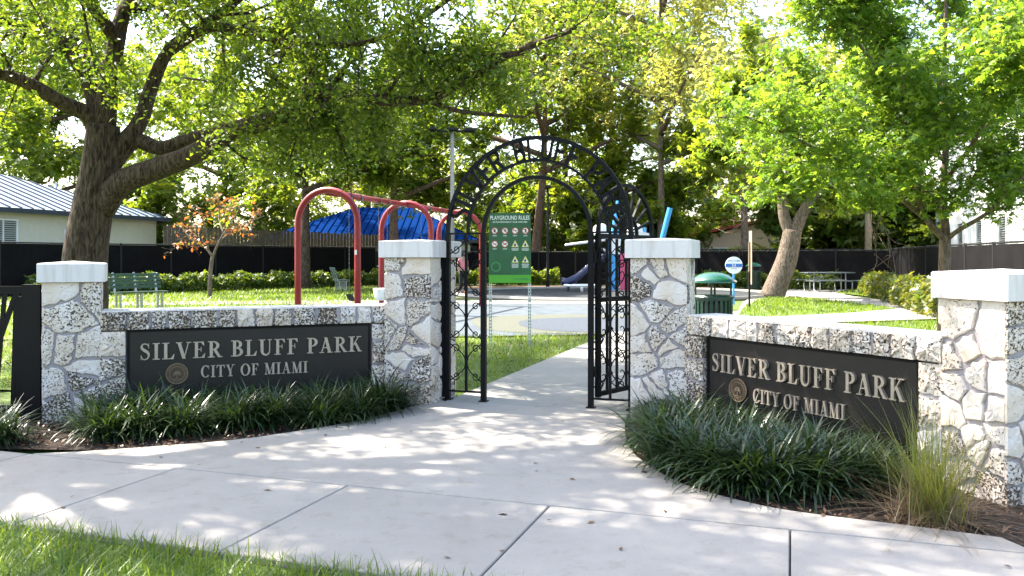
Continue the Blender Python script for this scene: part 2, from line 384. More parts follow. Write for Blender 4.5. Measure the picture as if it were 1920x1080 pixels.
def leaves(pos, size, tmpl, rng, up=0.6, droop=0.3, szvar=0.5):
    """orient a leaf template at each position; returns V, F, rnd"""
    tv, tf = tmpl; n = len(pos)
    nrm = rng.normal(size=(n, 3)); nrm[:, 2] = np.abs(nrm[:, 2]) * 0.7 + up
    nrm /= np.linalg.norm(nrm, axis=1)[:, None]
    a = rng.normal(size=(n, 3)); a[:, 2] -= droop
    a -= nrm * np.sum(a * nrm, 1)[:, None]; a /= np.linalg.norm(a, axis=1)[:, None] + 1e-9
    b = np.cross(nrm, a)
    s = size * (1 + szvar * (rng.random(n) * 2 - 1))
    V = pos[:, None, :] + s[:, None, None] * (tv[None, :, 0:1] * a[:, None] + tv[None, :, 1:2] * b[:, None] + tv[None, :, 2:3] * nrm[:, None])
    Fc = (tf[None] + (np.arange(n) * len(tv))[:, None, None]).reshape(-1, tf.shape[1])
    return V.reshape(-1, 3), Fc, np.repeat(rng.random(n), len(tf))
def blades(base, length, width, rng, lean=0.5, segs=2, bend=0.6, up=1.0, lmin=0.0):
    """grass blades: curved tapering strips rooted at base (n,3)"""
    n = len(base)
    L = length * (0.6 + 0.8 * rng.random(n)); Wd = width * (0.7 + 0.6 * rng.random(n))
    az = rng.random(n) * 2 * np.pi; ln = lean * (lmin + (1 - lmin) * rng.random(n) ** 0.7)
    d = np.stack([np.cos(az), np.sin(az), np.zeros(n)], 1); sd = np.stack([-np.sin(az), np.cos(az), np.zeros(n)], 1)
    rows = []
    for k in range(segs + 1):
        t = k / segs
        out = L * (ln * t + bend * ln * t * t); hgt = L * (t * np.sqrt(np.maximum(0.05, 1 - ln ** 2 * 0.5)) - bend * ln * t * t * 0.75) * up
        c = base + d * out[:, None] + np.array([0, 0, 1]) * hgt[:, None]
        w = Wd * (1 - t * 0.93) * 0.5
        rows.append((c - sd * w[:, None], c + sd * w[:, None]))
    V = np.stack([q for r in rows for q in r], 1)          # n, 2(segs+1), 3
    f = np.array([(2 * k, 2 * k + 1, 2 * k + 3, 2 * k + 2) for k in range(segs)])
    Fc = (f[None] + (np.arange(n) * (2 * segs + 2))[:, None, None]).reshape(-1, 4)
    return V.reshape(-1, 3), Fc, np.repeat(rng.random(n), segs)
def arc_blades(base, length, width, rng, segs=6, t0=0.55, curl=(0.9, 2.3)):
    """arching strap leaves of true length: the lean angle grows along each blade"""
    n = len(base); L = length * (0.65 + 0.6 * rng.random(n)); Wd = width * (0.7 + 0.5 * rng.random(n)); az = rng.random(n) * 2 * np.pi
    th0 = t0 * rng.random(n); k = rng.uniform(curl[0], curl[1], n) * (0.5 + 0.5 * rng.random(n))
    d = np.stack([np.cos(az), np.sin(az), np.zeros(n)], 1); sd = np.stack([-np.sin(az), np.cos(az), np.zeros(n)], 1); c = base.copy(); rows = []
    for i in range(segs + 1):
        t = i / segs; w = Wd * 0.5 * (1.0 if t < .5 else 1 - .9 * ((t - .5) * 2) ** 1.5) * (0.6 + 0.4 * min(1, t * 4))
        rows.append((c - sd * w[:, None], c + sd * w[:, None])); th = th0 + k * (t + .5 / segs)
        c = c + (L / segs)[:, None] * (d * np.sin(th)[:, None] + np.array([0, 0, 1]) * np.cos(th)[:, None])
    V = np.stack([q for r in rows for q in r], 1); f = np.array([(2 * q, 2 * q + 1, 2 * q + 3, 2 * q + 2) for q in range(segs)])
    Fc = (f[None] + (np.arange(n) * (2 * segs + 2))[:, None, None]).reshape(-1, 4)
    return V.reshape(-1, 3), Fc, np.repeat(rng.random(n), segs)
def in_poly(P, poly):
    x, y = P[:, 0], P[:, 1]; c = np.zeros(len(P), bool); n = len(poly)
    for i in range(n):
        x1, y1 = poly[i]; x2, y2 = poly[(i + 1) % n]
        if y1 == y2: continue
        hit = ((y1 > y) != (y2 > y)) & (x < (x2 - x1) * (y - y1) / (y2 - y1) + x1)
        c ^= hit
    return c
def scatter(poly, n, rng, holes=()):
    xs = [p[0] for p in poly]; ys = [p[1] for p in poly]
    P = np.stack([rng.uniform(min(xs), max(xs), n), rng.uniform(min(ys), max(ys), n)], 1)
    k = in_poly(P, poly)
    for h in holes: k &= ~in_poly(P, h)
    return P[k]
def smooth_line(pts, sub=6):
    """Catmull-Rom through points"""
    P = [np.array(p, float) for p in pts]; P = [2 * P[0] - P[1]] + P + [2 * P[-1] - P[-2]]; out = []
    for i in range(1, len(P) - 2):
        for k in range(sub):
            t = k / sub
            out.append(0.5 * ((2 * P[i]) + (P[i + 1] - P[i - 1]) * t + (2 * P[i - 1] - 5 * P[i] + 4 * P[i + 1] - P[i + 2]) * t * t
                              + (3 * P[i] - 3 * P[i + 1] + P[i + 2] - P[i - 1]) * t ** 3))
    out.append(P[-2]); return out
# ------------------------------------------------------------------ ground, lawns, paving
def sheet(name, poly, z, mat, parent=None):
    return struct(MB().poly([(p[0], p[1], z) for p in poly]).build(name, mat, parent))
sheet("ground", [(-400, -60), (400, -60), (400, 700), (-400, 700)], -0.06, "ground_soil")
J1V, SWK = -3.155, 1.26                        # back joint of the sidewalk, sidewalk depth
EDGE_V = J1V - SWK
# lawns
LAWN_LEFT = [(-30, 24.5), (-5.4, 25.2), (-4.6, 27.6), (-3, 34), (-6, 41.5), (-12, 41), (-17, 34), (-26, 26)]
LAWN_GATE = [(-5.8, 9.3), UV(-0.98, 0.45), UV(-0.98, 7.6), (0.0, 15.3), (-4.0, 15.2), (-9, 14.5), (-9, 9)]
ISLAND = [G(*p) for p in ((1386, 590), (1394, 576), (1420, 562), (1450, 556), (1500, 557), (1590, 566), (1680, 578), (1600, 585), (1500, 590), (1440, 593))]
LAWN_RIGHT = [(2.4, 9.0), (3.6, 7.6), (5.2, 5.6), (14, 7), (12.5, 17.5), G(1760, 599), G(1650, 603), G(1540, 606), G(1400, 612), (3.4, 17.0), (2.9, 14.0)]
TONGUE = [G(*p) for p in ((1568, 549), (1600, 540), (1640, 534), (1700, 536), (1780, 548), (1900, 566), (1900, 580), (1790, 574), (1690, 562), (1610, 553))]
LAWN_BACK = [G(*p) for p in ((1300, 534), (1420, 541), (1560, 538), (1640, 530), (1640, 522), (1300, 524))]
LAWN_ROAD = [UV(-12, EDGE_V + .02), UV(12, EDGE_V + .02), UV(12, EDGE_V - 4), UV(-12, EDGE_V - 4)]
LAWN_SIDE = [(-20, 8.5), (-6.0, 8.6), (-9.2, 12), (-9.2, 15), (-6.6, 16.2), (-6.4, 25.0), (-30, 24.4)]
for P_ in (LAWN_SIDE, LAWN_LEFT, LAWN_GATE, LAWN_RIGHT, LAWN_BACK, LAWN_ROAD): sheet("lawn", P_, -0.035, "lawn_base")
sheet("leaf_litter_ground", [(-5, 37.5), (3, 39.5), (14, 36), (14, 41), (3, 45), (-8, 44)], -0.045, "leaf_litter")
# sidewalk: each slab is a child of the sidewalk bed
walk = sheet("sidewalk", [UV(-9.5, J1V + .03), UV(9.5, J1V + .03), UV(9.5, EDGE_V), UV(-9.5, EDGE_V)], -0.03, "joint")
def slab(poly, parent, mat="concrete", name="slab", ztop=0.0, zbot=-0.05, r=0.006):
    n = len(poly); c = np.mean(poly, 0); m = MB(); i = 0
    m.v += [(x, y, zbot) for x, y in poly] + [(x, y, ztop - r) for x, y in poly]
    ins = []
    for k in range(n):
        p, a, b = np.array(poly[k]), np.array(poly[k - 1]), np.array(poly[(k + 1) % n])
        d = (a - p) / (np.linalg.norm(a - p) + 1e-9) + (b - p) / (np.linalg.norm(b - p) + 1e-9)
        q = c - p
        ins.append(p + q / np.linalg.norm(q) * r * 1.2)
    m.v += [(x, y, ztop) for x, y in ins]
    for k in range(n):
        k2 = (k + 1) % n
        m.f.append((k, k2, n + k2, n + k)); m.f.append((n + k, n + k2, 2 * n + k2, 2 * n + k))
    m.f.append(tuple(range(2 * n, 3 * n)))
    me = m.mesh(name, mat)
    # keep faces outward
    import bmesh
    bm = bmesh.new(); bm.from_mesh(me); bmesh.ops.recalc_face_normals(bm, faces=bm.faces); bm.to_mesh(me); bm.free()
    return struct(add(name, me, parent))
g = 0.0045
for k in range(-5, 6):
    u0, u1 = 1.05 + 1.335 * k, 1.05 + 1.335 * (k + 1)
    slab([UV(u0 + g, J1V - .006), UV(u0 + g, EDGE_V + .01), UV(u1 - g, EDGE_V + .01), UV(u1 - g, J1V - .006)], walk)
BED_L = [G(*p) for p in ((140, 847), (300, 836), (450, 823), (600, 801), (700, 781), (790, 757), (828, 747))]
BED_R = [G(*p) for p in ((1176, 778), (1172, 800), (1176, 822), (1190, 850), (1240, 886), (1300, 914), (1400, 941), (1500, 960), (1700, 985), (1880, 1008))]
ap = [tuple(q) for q in smooth_line(BED_L, 5)] + [UV(-0.96, -0.1), UV(0.95, -0.1)] + [tuple(q) for q in smooth_line(BED_R, 5)]
jl = UV(-9, J1V + g); jr = UV(9, J1V + g)
def on_j1(p):
    v = (p[0] - GC[0]) * GV[0] + (p[1] - GC[1]) * GV[1]
    return v > J1V + g + .004
ap = [p for p in ap if on_j1(p)]
ul = (ap[0][0] - GC[0]) * GU[0] + (ap[0][1] - GC[1]) * GU[1]; ur = (ap[-1][0] - GC[0]) * GU[0] + (ap[-1][1] - GC[1]) * GU[1]
ap = ap + [UV(ur + .12, J1V + .008), UV(ul - .25, J1V + .008)]
apron = struct(MB().poly([UV(-1.2, .2) + (-.03,), UV(1.2, .2) + (-.03,), UV(1.2, -1) + (-.03,), UV(-1.2, -1) + (-.03,)]).build("entrance_apron", "joint"))
slab(ap, apron, name="slab")
path = sheet("park_path", [UV(-.93, -.1), UV(.93, -.1), UV(.93, 8.2), UV(-.93, 8.2)], -0.03, "joint")
for k in range(6):
    v0, v1 = -0.1 + 1.38 * k, -0.1 + 1.38 * (k + 1)
    slab([UV(-.93, v0 + g), UV(.93, v0 + g), UV(.93, v1 - g), UV(-.93, v1 - g)], path, "path_concrete")
# rubber play surfaces and concrete bands beyond the gate
PAD = [(-6.4, 16.0), (-4, 15.45), (-0.5, 15.5), UV(-.9, 7.9), UV(1.0, 7.9), (4.2, 16), (5.5, 20), (5.2, 26), (-3, 26.6), (-6.2, 26.0)]
sheet("play_pad", PAD, -0.020, "rubber_blue")
def disc(cx, cy, rx, ry, n=40, wob=0.0):
    return [(cx + rx * (1 + wob * math.sin(3 * a + 1)) * math.cos(a), cy + ry * (1 + wob * math.cos(2 * a)) * math.sin(a)) for a in [2 * math.pi * k / n for k in range(n)]]
sheet("play_pad_band", disc(1.9, 18.6, 3.0, 3.0, wob=.08), -0.015, "rubber_olive")
sheet("play_pad_circle", disc(2.5, 18.2, 2.45, 2.25, wob=.05), -0.010, "rubber_slate")
sheet("concrete_band", [(-18, 25.0), (-3, 26.4), (5.0, 25.8), (5.6, 27.4), (-3, 28.6), (-18, 27.0)], -0.012, "path_concrete")
sheet("play_ground_rubber", disc(4.0, 33.5, 6.2, 5.6), -0.008, "rubber_dark")
kb = MB()
kpts = disc(4.0, 33.5, 6.35, 5.75, 48)
kb.tube([(x, y, .01) for x, y in kpts], 0.09, 6, closed=True)
struct(kb.build("play_kerb", "path_concrete"))
RP = [G(*p) for p in ((1290, 612), (1290, 590), (1384, 582), (1392, 566), (1420, 551), (1470, 543), (1560, 539), (1582, 541), (1568, 549), (1610, 556), (1690, 565), (1790, 577), (1960, 590), (1960, 606), (1760, 596), (1650, 600), (1540, 603), (1400, 609))]
sheet("winding_path", RP, -0.015, "path_concrete")
sheet("picnic_pad", [G(*p) for p in ((1490, 548), (1500, 538), (1612, 537), (1625, 546), (1580, 551))], -0.011, "path_concrete")
sheet("lawn", ISLAND, -0.009, "lawn_base"); sheet("lawn", TONGUE, -0.009, "lawn_base")
# planting beds
BEDP_L = [UV(-9, J1V + .1), UV(-3.6, J1V + .05), G(300, 840), G(600, 806), G(800, 758), (-.75, 8.75), (-1.4, 9.2), (-4.3, 7.95), (-8.5, 6.6)]
BEDP_R = [UV(.99, -.1), (1.7, 8.2), (2.2, 8.0), (3.6, 5.7), (5.6, 5.9), (6.2, 4.0)] + [UV(5.6, J1V + .05)] + [G(1700, 990), G(1500, 966), G(1300, 920), G(1190, 856), G(1168, 800)]
sheet("mulch_bed", BEDP_L, -0.022, "mulch"); sheet("mulch_bed", BEDP_R, -0.022, "mulch")
def chips(name, poly, n, holes=(), size=0.035):
    P = scatter(poly, n, RNG, holes); pos = np.column_stack([P, RNG.uniform(-0.018, 0.012, len(P))])
    V, Fc, r = leaves(pos, size, LEAF_OAK, RNG, up=1.6, droop=0, szvar=.6)
    return stuff(bulk(name, V, Fc, "straw" if "straw" in name else "dry_leaf", rnd=r))
chips("mulch_chips", BEDP_L, 9000, [ap]); chips("mulch_chips", BEDP_R, 9000, [ap])

# ------------------------------------------------------------------ coral-stone pillars and walls
def clip(poly, nx, ny, c):
    out = []
    for i in range(len(poly)):
        p, q = poly[i], poly[(i + 1) % len(poly)]; dp = nx * p[0] + ny * p[1] - c; dq = nx * q[0] + ny * q[1] - c
        if dp <= 0: out.append(p)
        if (dp < 0 < dq) or (dq < 0 < dp):
            t = dp / (dp - dq); out.append((p[0] + t * (q[0] - p[0]), p[1] + t * (q[1] - p[1])))
    return out
def cells(x0, x1, y0, y1, seeds, gap):
    res = []
    for i, (sx, sy) in enumerate(seeds):
        poly = [(x0, y0), (x1, y0), (x1, y1), (x0, y1)]
        for j, (tx, ty) in enumerate(seeds):
            if i == j: continue
            dx, dy = tx - sx, ty - sy; L = math.hypot(dx, dy)
            nx, ny = dx / L, dy / L
            poly = clip(poly, nx, ny, nx * (sx + tx) / 2 + ny * (sy + ty) / 2 - gap / 2)
            if len(poly) < 3: break
        if len(poly) >= 3: res.append(poly)
    return res
def stone_mesh(poly, bounds, to3d, thick, rng, mat):
    """an uneven flat-faced stone: wobbled outline, rounded rim"""
    pts = []
    n = len(poly); x0, x1, y0, y1 = bounds
    for k in range(n):
        p, q = poly[k], poly[(k + 1) % n]; L = math.hypot(q[0] - p[0], q[1] - p[1])
        if L < 0.012: continue
        m = max(1, int(L / 0.038))
        for t in range(m):
            x, y = p[0] + (q[0] - p[0]) * t / m, p[1] + (q[1] - p[1]) * t / m
            if x0 + .004 < x < x1 - .004: x += rng.uniform(-.013, .013)
            if y0 + .004 < y < y1 - .004: y += rng.uniform(-.013, .013)
            pts.append((x, y))
    if len(pts) < 3: return None
    ar = sum(pts[k][0] * pts[(k + 1) % len(pts)][1] - pts[(k + 1) % len(pts)][0] * pts[k][1] for k in range(len(pts)))
    if ar < 0.0016: return None
    c = np.mean(pts, 0); m = MB(); N = len(pts); th = thick * rng.uniform(.8, 1.2)
    for s, d in ((1.0, 0.0), (1.0, th * .62), (0.93, th)):
        for x, y in pts:
            fx = x if (x < x0 + .004 or x > x1 - .004) else c[0] + (x - c[0]) * s
            fy = y if (y < y0 + .004 or y > y1 - .004) else c[1] + (y - c[1]) * s
            m.v.append(to3d(fx, fy, d))
    for r in range(2):
        for k in range(N): m.f.append((r * N + k, r * N + (k + 1) % N, (r + 1) * N + (k + 1) % N, (r + 1) * N + k))
    for x, y in pts:                                   # uneven face
        m.v.append(to3d(c[0] + (x - c[0]) * .5, c[1] + (y - c[1]) * .5, th * rng.uniform(.95, 1.35)))
    m.v.append(to3d(c[0], c[1], th * rng.uniform(1.0, 1.4)))
    for k in range(N):
        m.f.append((2 * N + k, 2 * N + (k + 1) % N, 3 * N + (k + 1) % N, 3 * N + k)); m.f.append((3 * N + k, 3 * N + (k + 1) % N, 4 * N))
    return m.mesh("stone", mat)
def face_stones(parent, x0, x1, y0, y1, to3d, rng, size=0.2, gap=0.025, thick=0.02, mats=("coral",), seeds=None):
    if seeds is None:
        seeds = []; ny = max(1, round((y1 - y0) / size)); nx = max(1, round((x1 - x0) / size))
        for j in range(ny):
            off = rng.uniform(-.3, .3)
            k = nx + rng.choice((-1, 0, 1, 1)) if nx > 1 else nx
            k = max(1, k)
            for i in range(k):
                seeds.append((x0 + (i + .5 + off * .5 + rng.uniform(-.42, .42)) * (x1 - x0) / k, y0 + (j + .5 + rng.uniform(-.45, .45)) * (y1 - y0) / ny))
    for c in cells(x0, x1, y0, y1, seeds, gap):
        cy = sum(p[1] for p in c) / len(c)
        me = stone_mesh(c, (x0, x1, y0, y1), to3d, thick, rng, rng.choice(mats) if not callable(mats) else mats(cy))
        if me: add("stone", me, parent)
def cap_mesh(x0, x1, y0, y1, z, h):
    m = MB(); rings = ((.05, 0.0), (0, 0.0), (0, .004), (0, h - .008), (.008, h), ); 
    for ins, dz in rings[1:]:
        m.v += [(x0 + ins, y0 + ins, z + dz), (x1 - ins, y0 + ins, z + dz), (x1 - ins, y1 - ins, z + dz), (x0 + ins, y1 - ins, z + dz)]
    m.f.append((3, 2, 1, 0))
    for r in range(3):
        for k in range(4): m.f.append((r * 4 + k, r * 4 + (k + 1) % 4, r * 4 + 4 + (k + 1) % 4, r * 4 + 4 + k))
    m.v.append(((x0 + x1) / 2, (y0 + y1) / 2, z + h + .02))
    for k in range(4): m.f.append((12 + k, 12 + (k + 1) % 4, 16))
    return m
def pillar(label, fl, rz, w, d, ztop, caph, over, seed, size=.2):
    rng = random.Random(seed)
    t = thing("stone_pillar", label, "pillar", (fl[0], fl[1], 0), rz)
    zc = ztop - caph
    MB().box((w / 2, d / 2, zc / 2 - .05), (w, d, zc + .1)).build("mortar_core", "mortar", t)
    th = 0.018; lo = -0.05
    mt = lambda z: "coral_pitted" if z < .3 and rng.random() < .75 else ("coral_pitted" if rng.random() < .18 else "coral")
    face_stones(t, -th, w + th, lo, zc - .004, lambda x, y, o: (x, -o, y), rng, size, mats=mt, thick=th)
    face_stones(t, -th, w + th, lo, zc - .004, lambda x, y, o: (w - x, d + o, y), rng, size, mats=mt, thick=th)
    face_stones(t, 0, d, lo, zc - .004, lambda x, y, o: (w + o, x, y), rng, size, mats=mt, thick=th)
    face_stones(t, 0, d, lo, zc - .004, lambda x, y, o: (-o, d - x, y), rng, size, mats=mt, thick=th)
    cap_mesh(-over, w + over, -over, d + over, zc, caph).build("cap", "cap_paint", t)
    return t
GP_W, GP_D = 0.47, 0.62
_a = UV(-1.015 - GP_W, -0.30); pillar("tall coral stone gate pillar beside the playground rules sign, with a flat white cap", _a, GROT, GP_W, GP_D, 1.62, .168, .062, 11)
_a = UV(1.015, -0.30); pillar("tall coral stone gate pillar beside the open gate leaf, with a flat white cap", _a, GROT, GP_W, GP_D, 1.615, .168, .062, 23)
LP_ROT, RP_ROT = math.radians(24), math.radians(18)
pillar("short coral stone end pillar joined to the black cut-out fence panel, white cap", (-4.13, 7.3), LP_ROT, .43, .43, 1.40, .168, .055, 35)
RK = (2.934, 4.9)
pillar("short coral stone end pillar beside the dry fountain grass tuft, white cap", RK, RP_ROT, .47, .47, 1.36, .168, .05, 47, .19)

# ---- serif lettering (cap height 1), each letter a list of simple polygons
ST, TH, SF = 0.165, 0.055, 0.05
def rib(path, wid):
    P = [Vector((x, y)) for x, y in path]; l, r = [], []
    for i, p in enumerate(P):
        t = (P[min(i + 1, len(P) - 1)] - P[max(i - 1, 0)]).normalized(); nrm = Vector((-t.y, t.x)); w = wid[i] if hasattr(wid, "__len__") else wid
        l.append(tuple(p + nrm * w / 2)); r.append(tuple(p - nrm * w / 2))
    return l + r[::-1]
def R(x0, x1, y0, y1): return [(x0, y0), (x1, y0), (x1, y1), (x0, y1)]
def para(xb, xt, w, y0=0.0, y1=1.0): return [(xb - w / 2, y0), (xb + w / 2, y0), (xt + w / 2, y1), (xt - w / 2, y1)]
def bowl(x0, x1, y0, y1, n=14):
    pts, ws = [], []
    cy, ry = (y0 + y1) / 2, (y1 - y0 - TH) / 2; rx = x1 - x0 - ST / 2
    pts.append((x0 - .06, y1 - TH / 2)); ws.append(TH)
    for k in range(n + 1):
        a = math.pi / 2 - math.pi * k / n
        pts.append((x0 + rx * math.cos(a), cy + ry * math.sin(a))); ws.append(TH + (ST - TH) * abs(math.cos(a)) ** 1.5)
    pts.append((x0 - .06, y0 + TH / 2)); ws.append(TH)
    return rib(pts, ws)
def stem(x, b=True, t=True):
    o = [R(x, x + ST, 0, 1)]
    if b: o.append(R(x - .1, x + ST + .1, 0, SF))
    if t: o.append(R(x - .1, x + ST + .1, 1 - SF, 1))
    return o
def ring(cx, rx, a0, a1, n=28):
    pts, ws = [], []
    for k in range(n + 1):
        a = a0 + (a1 - a0) * k / n
        pts.append((cx + (rx - ST / 2) * math.cos(a), .5 + (.515 - TH / 2) * math.sin(a))); ws.append(TH + (ST * 1.08 - TH) * abs(math.cos(a)) ** 1.4)
    return rib(pts, ws)
def tri(x, y0, y1, w): return [(x, y0), (x, y1), (x - w, y0)]
def serif(ch):
    if ch == 'I': return .42, stem(.13)
    if ch == 'L': return .68, stem(.13) + [R(.13, .62, 0, SF), [(.47, SF * .9), (.62, SF * .9), (.66, .28), (.62, .28)]]
    if ch in 'EF':
        o = stem(.13, True, True) + [R(.2, .60, 1 - SF, 1), [(.45, 1 - SF * .9), (.60, 1 - SF * .9), (.62, .76), (.585, .76)], R(.25, .47, .5, .5 + SF), R(.44, .475, .38, .67)]
        if ch == 'E': o += [R(.2, .64, 0, SF), [(.47, SF * .9), (.64, SF * .9), (.68, .27), (.645, .27)]]
        return (.72 if ch == 'E' else .66), o
    if ch == 'V': return .78, [para(.41, .15, ST * 1.05), para(.41, .645, TH), R(.0, .32, 1 - SF, 1), R(.53, .78, 1 - SF, 1)]
    if ch == 'A': return .80, [para(.15, .40, TH), para(.62, .385, ST * 1.05), R(.22, .55, .30, .30 + TH), R(.02, .29, 0, SF), R(.48, .79, 0, SF)]
    if ch == 'P': return .66, stem(.13, True, False) + [R(.03, .3, 1 - SF, 1), bowl(.28, .64, .44, 1.0)]
    if ch == 'R': return .78, stem(.13, True, False) + [R(.03, .3, 1 - SF, 1), bowl(.28, .64, .46, 1.0), para(.66, .38, ST, 0, .5), R(.56, .80, 0, SF)]
    if ch == 'B': return .70, stem(.13, False, False) + [R(.03, .3, 1 - SF, 1), R(.03, .3, 0, SF), bowl(.28, .62, .5, 1.0), bowl(.28, .67, 0.0, .555)]
    if ch == 'U':
        pts, ws = [(.205, 1.0), (.205, .35)], [ST, ST]
        for k in range(1, 13):
            a = math.pi + math.pi * k / 12; pts.append((.415 + .21 * math.cos(a), .30 + .275 * math.sin(a))); ws.append(ST + (TH - ST) * k / 12)
        pts.append((.625, 1.0)); ws.append(TH)
        return .80, [rib(pts, ws), R(.03, .38, 1 - SF, 1), R(.52, .74, 1 - SF, 1)]
    if ch == 'K': return .80, stem(.13) + [para(.30, .62, TH, .42, 1.0), para(.68, .40, ST, 0, .62), R(.50, .78, 1 - SF, 1), R(.56, .82, 0, SF)]
    if ch == 'S':
        c = [(.47, .80), (.40, .93), (.28, .97), (.16, .92), (.115, .78), (.18, .65), (.30, .555), (.42, .45), (.475, .30), (.43, .12), (.30, .03), (.17, .06), (.09, .22)]
        s_ = smooth_line(c, 3); n = len(s_); ws = [TH + (ST - TH) * math.exp(-((i / (n - 1) - .5) / .2) ** 2) for i in range(n)]
        return .58, [rib([tuple(p) for p in s_], ws), R(.455, .485, .70, 1.0), R(.075, .105, .0, .30)]
    if ch == 'C': return .76, [ring(.42, .38, math.radians(48), math.radians(318)), R(.66, .695, .68, 1.0)]
    if ch == 'O': return .84, [ring(.42, .40, math.radians(90), math.radians(270)), ring(.42, .40, math.radians(-90), math.radians(90))]
    if ch == 'T': return .70, [R(.27, .27 + ST, 0, 1), R(.17, .54, 0, SF), R(.03, .68, 1 - SF, 1), [(.03, 1 - SF * .9), (.0, .74), (.035, .74), (.15, 1 - SF * .9)], [(.68, 1 - SF * .9), (.71, .74), (.675, .74), (.56, 1 - SF * .9)]]
    if ch == 'Y': return .78, [para(.40, .16, ST, .42, 1.0), para(.40, .63, TH, .42, 1.0), R(.32, .32 + ST, 0, .46), R(.22, .58, 0, SF), R(.01, .32, 1 - SF, 1), R(.52, .77, 1 - SF, 1)]
    if ch == 'M': return .96, [R(.13, .13 + TH, 0, 1), para(.46, .19, ST), para(.46, .74, TH), R(.69, .69 + ST, 0, 1), R(.03, .29, 0, SF), R(.60, .95, 0, SF), R(.03, .25, 1 - SF, 1), R(.74, .95, 1 - SF, 1)]
    return .34, []
def lettering(parent, text, x0, x1, zb, h, y_back, y_front):
    tot = sum(serif(c)[0] for c in text) + .06 * (len(text) - 1); k = (x1 - x0) / tot; x = x0
    for ch in text:
        w, polys = serif(ch)
        if polys:
            m = MB()
            for i, p in enumerate(polys):
                m.prism([(x + q[0] * k, zb + q[1] * h) for q in p], y_front - .0004 * i, y_back, axis='y')
            m.build("letter", "letter_metal", parent)
        x += (w + .06) * k
def seal(parent, cx, cz, r, y):
    m = MB(); n = 40
    m.prism([(cx + r * math.cos(2 * math.pi * k / n), cz + r * math.sin(2 * math.pi * k / n)) for k in range(n)], y - .012, y, axis='y')
    s = m.build("seal", "seal_bronze", parent)
    m = MB()
    for rr, w in ((.96, .05), (.66, .03)):
        m.tube([(cx + r * rr * math.cos(2 * math.pi * k / n), y - .012, cz + r * rr * math.sin(2 * math.pi * k / n)) for k in range(n)], r * w, 6, closed=True)
    for k in range(26):                                # raised lettering ring, too small to read
        a = 2 * math.pi * k / 26
        if 4.45 < a < 4.98: continue
        m.box((0, 0, 0), (r * .05, .006, r * .16), M=Matrix.Translation((cx + r * .81 * math.sin(a), y - .013, cz + r * .81 * math.cos(a))) @ Matrix.Rotation(a, 4, 'Y'))
    m.box((cx, y - .014, cz - r * .22), (r * .07, .008, r * .5))          # palm
    for k in range(9):
        a = math.radians(-20 + 27.5 * k); L = r * .40
        pts = [(cx + L * t * math.cos(a), y - .016, cz + r * .05 + L * (t * math.sin(a) - .45 * t * t)) for t in (0, .35, .7, 1)]
        m.tube(pts, [r * .03, r * .055, r * .045, r * .01], 5)
    m.box((cx, y - .014, cz - r * .5), (r * .7, .006, r * .05))
    m.build("relief", "seal_gold", s)
def wing_wall(label, A, B, ztop, span, line1, line2, seal_at, seed, base1, base2, ptop):
    rng = random.Random(seed); L = math.hypot(B[0] - A[0], B[1] - A[1]); rz = math.atan2(B[1] - A[1], B[0] - A[0])
    t = thing("coral_stone_wall", label, "wall", (A[0], A[1], 0), rz)
    MB().box((L / 2, .17, ztop / 2 - .06), (L, .30, ztop - .02 + .1)).build("mortar_core", "mortar", t)
    fr = .055
    mt = lambda z: "coral_pitted"
    face_stones(t, 0.0, L, ptop + .005, ztop - .012, lambda x, y, o: (x, .02 - o, y), rng, .19, .018, fr + .02, mt,
                [((i + .5 + rng.uniform(-.28, .28)) * L / 14, (ptop + ztop) / 2 + rng.uniform(-.01, .01)) for i in range(14)])
    for a, b in ((0.0, span[0] - .012), (span[1] + .012, L)):
        face_stones(t, a, b, -.05, ptop - .012, lambda x, y, o: (x, .02 - o, y), rng, .2, .018, fr + .02, mt,
                    [((a + b) / 2 + rng.uniform(-.04, .04), -.05 + (j + .5 + rng.uniform(-.2, .2)) * (ptop + .04) / 4) for j in range(4)])
    face_stones(t, 0.0, L, -.05, ztop - .012, lambda x, y, o: (L - x, .32 + o, y), rng, .24, .02, .02, lambda z: "coral")
    mb = MB().box((L / 2, -.011, (ptop + ztop) / 2), (L - .004, .058, ztop - ptop - .03))
    for a, b in ((0.0, span[0] - .012), (span[1] + .012, L)): mb.box(((a + b) / 2, -.0105, ptop / 2 - .03), (b - a - .006, .057, ptop + .03))
    mb.build("mortar_bed", "mortar", t)
    MB().box((L / 2, .135, ztop - .005), (L, .37, .014)).build("coping", "cap_paint", t)
    # sign: a thing of its own fixed in the recess
    s = thing("park_sign", "", "sign", (A[0], A[1], 0), rz)
    p0, p1 = span
    pm = MB().box(((p0 + p1) / 2, .005, (.06 + ptop) / 2), (p1 - p0, .026, ptop - .06)); pm.build("panel", "sign_bronze", s)
    fm = MB()
    for c, d in ((((p0 + p1) / 2, ptop - .012), (p1 - p0, .024)), (((p0 + p1) / 2, .072), (p1 - p0, .024)), ((p0 + .011, (.084 + ptop - .024) / 2), (.022, ptop - .108)), ((p1 - .011, (.084 + ptop - .024) / 2), (.022, ptop - .108))):
        fm.box((c[0], -.012, c[1]), (d[0], .009, d[1]))
    fm.build("frame", "black_panel", s)
    lettering(s, "SILVER BLUFF PARK", line1[0], line1[1], base1, .153, -.008, -.034)
    lettering(s, "CITY OF MIAMI", line2[0], line2[1], base2, .111, -.008, -.030)
    seal(s, seal_at[0], seal_at[1], .098, -.008)
    return s
LW_A, LW_B = (-3.735, 7.515), (-1.235, 8.48)
s1 = wing_wall("low pitted coral stone wall in the shade, holding the sign behind the shaded liriope row", LW_A, LW_B, .965, (.215, 2.46), (.318, 2.365), (.845, 1.835), (.64, .365), 5, .505, .318, .787)
s1["label"] = "dark bronze park name sign on the wall next to the playground rules sign pillar"
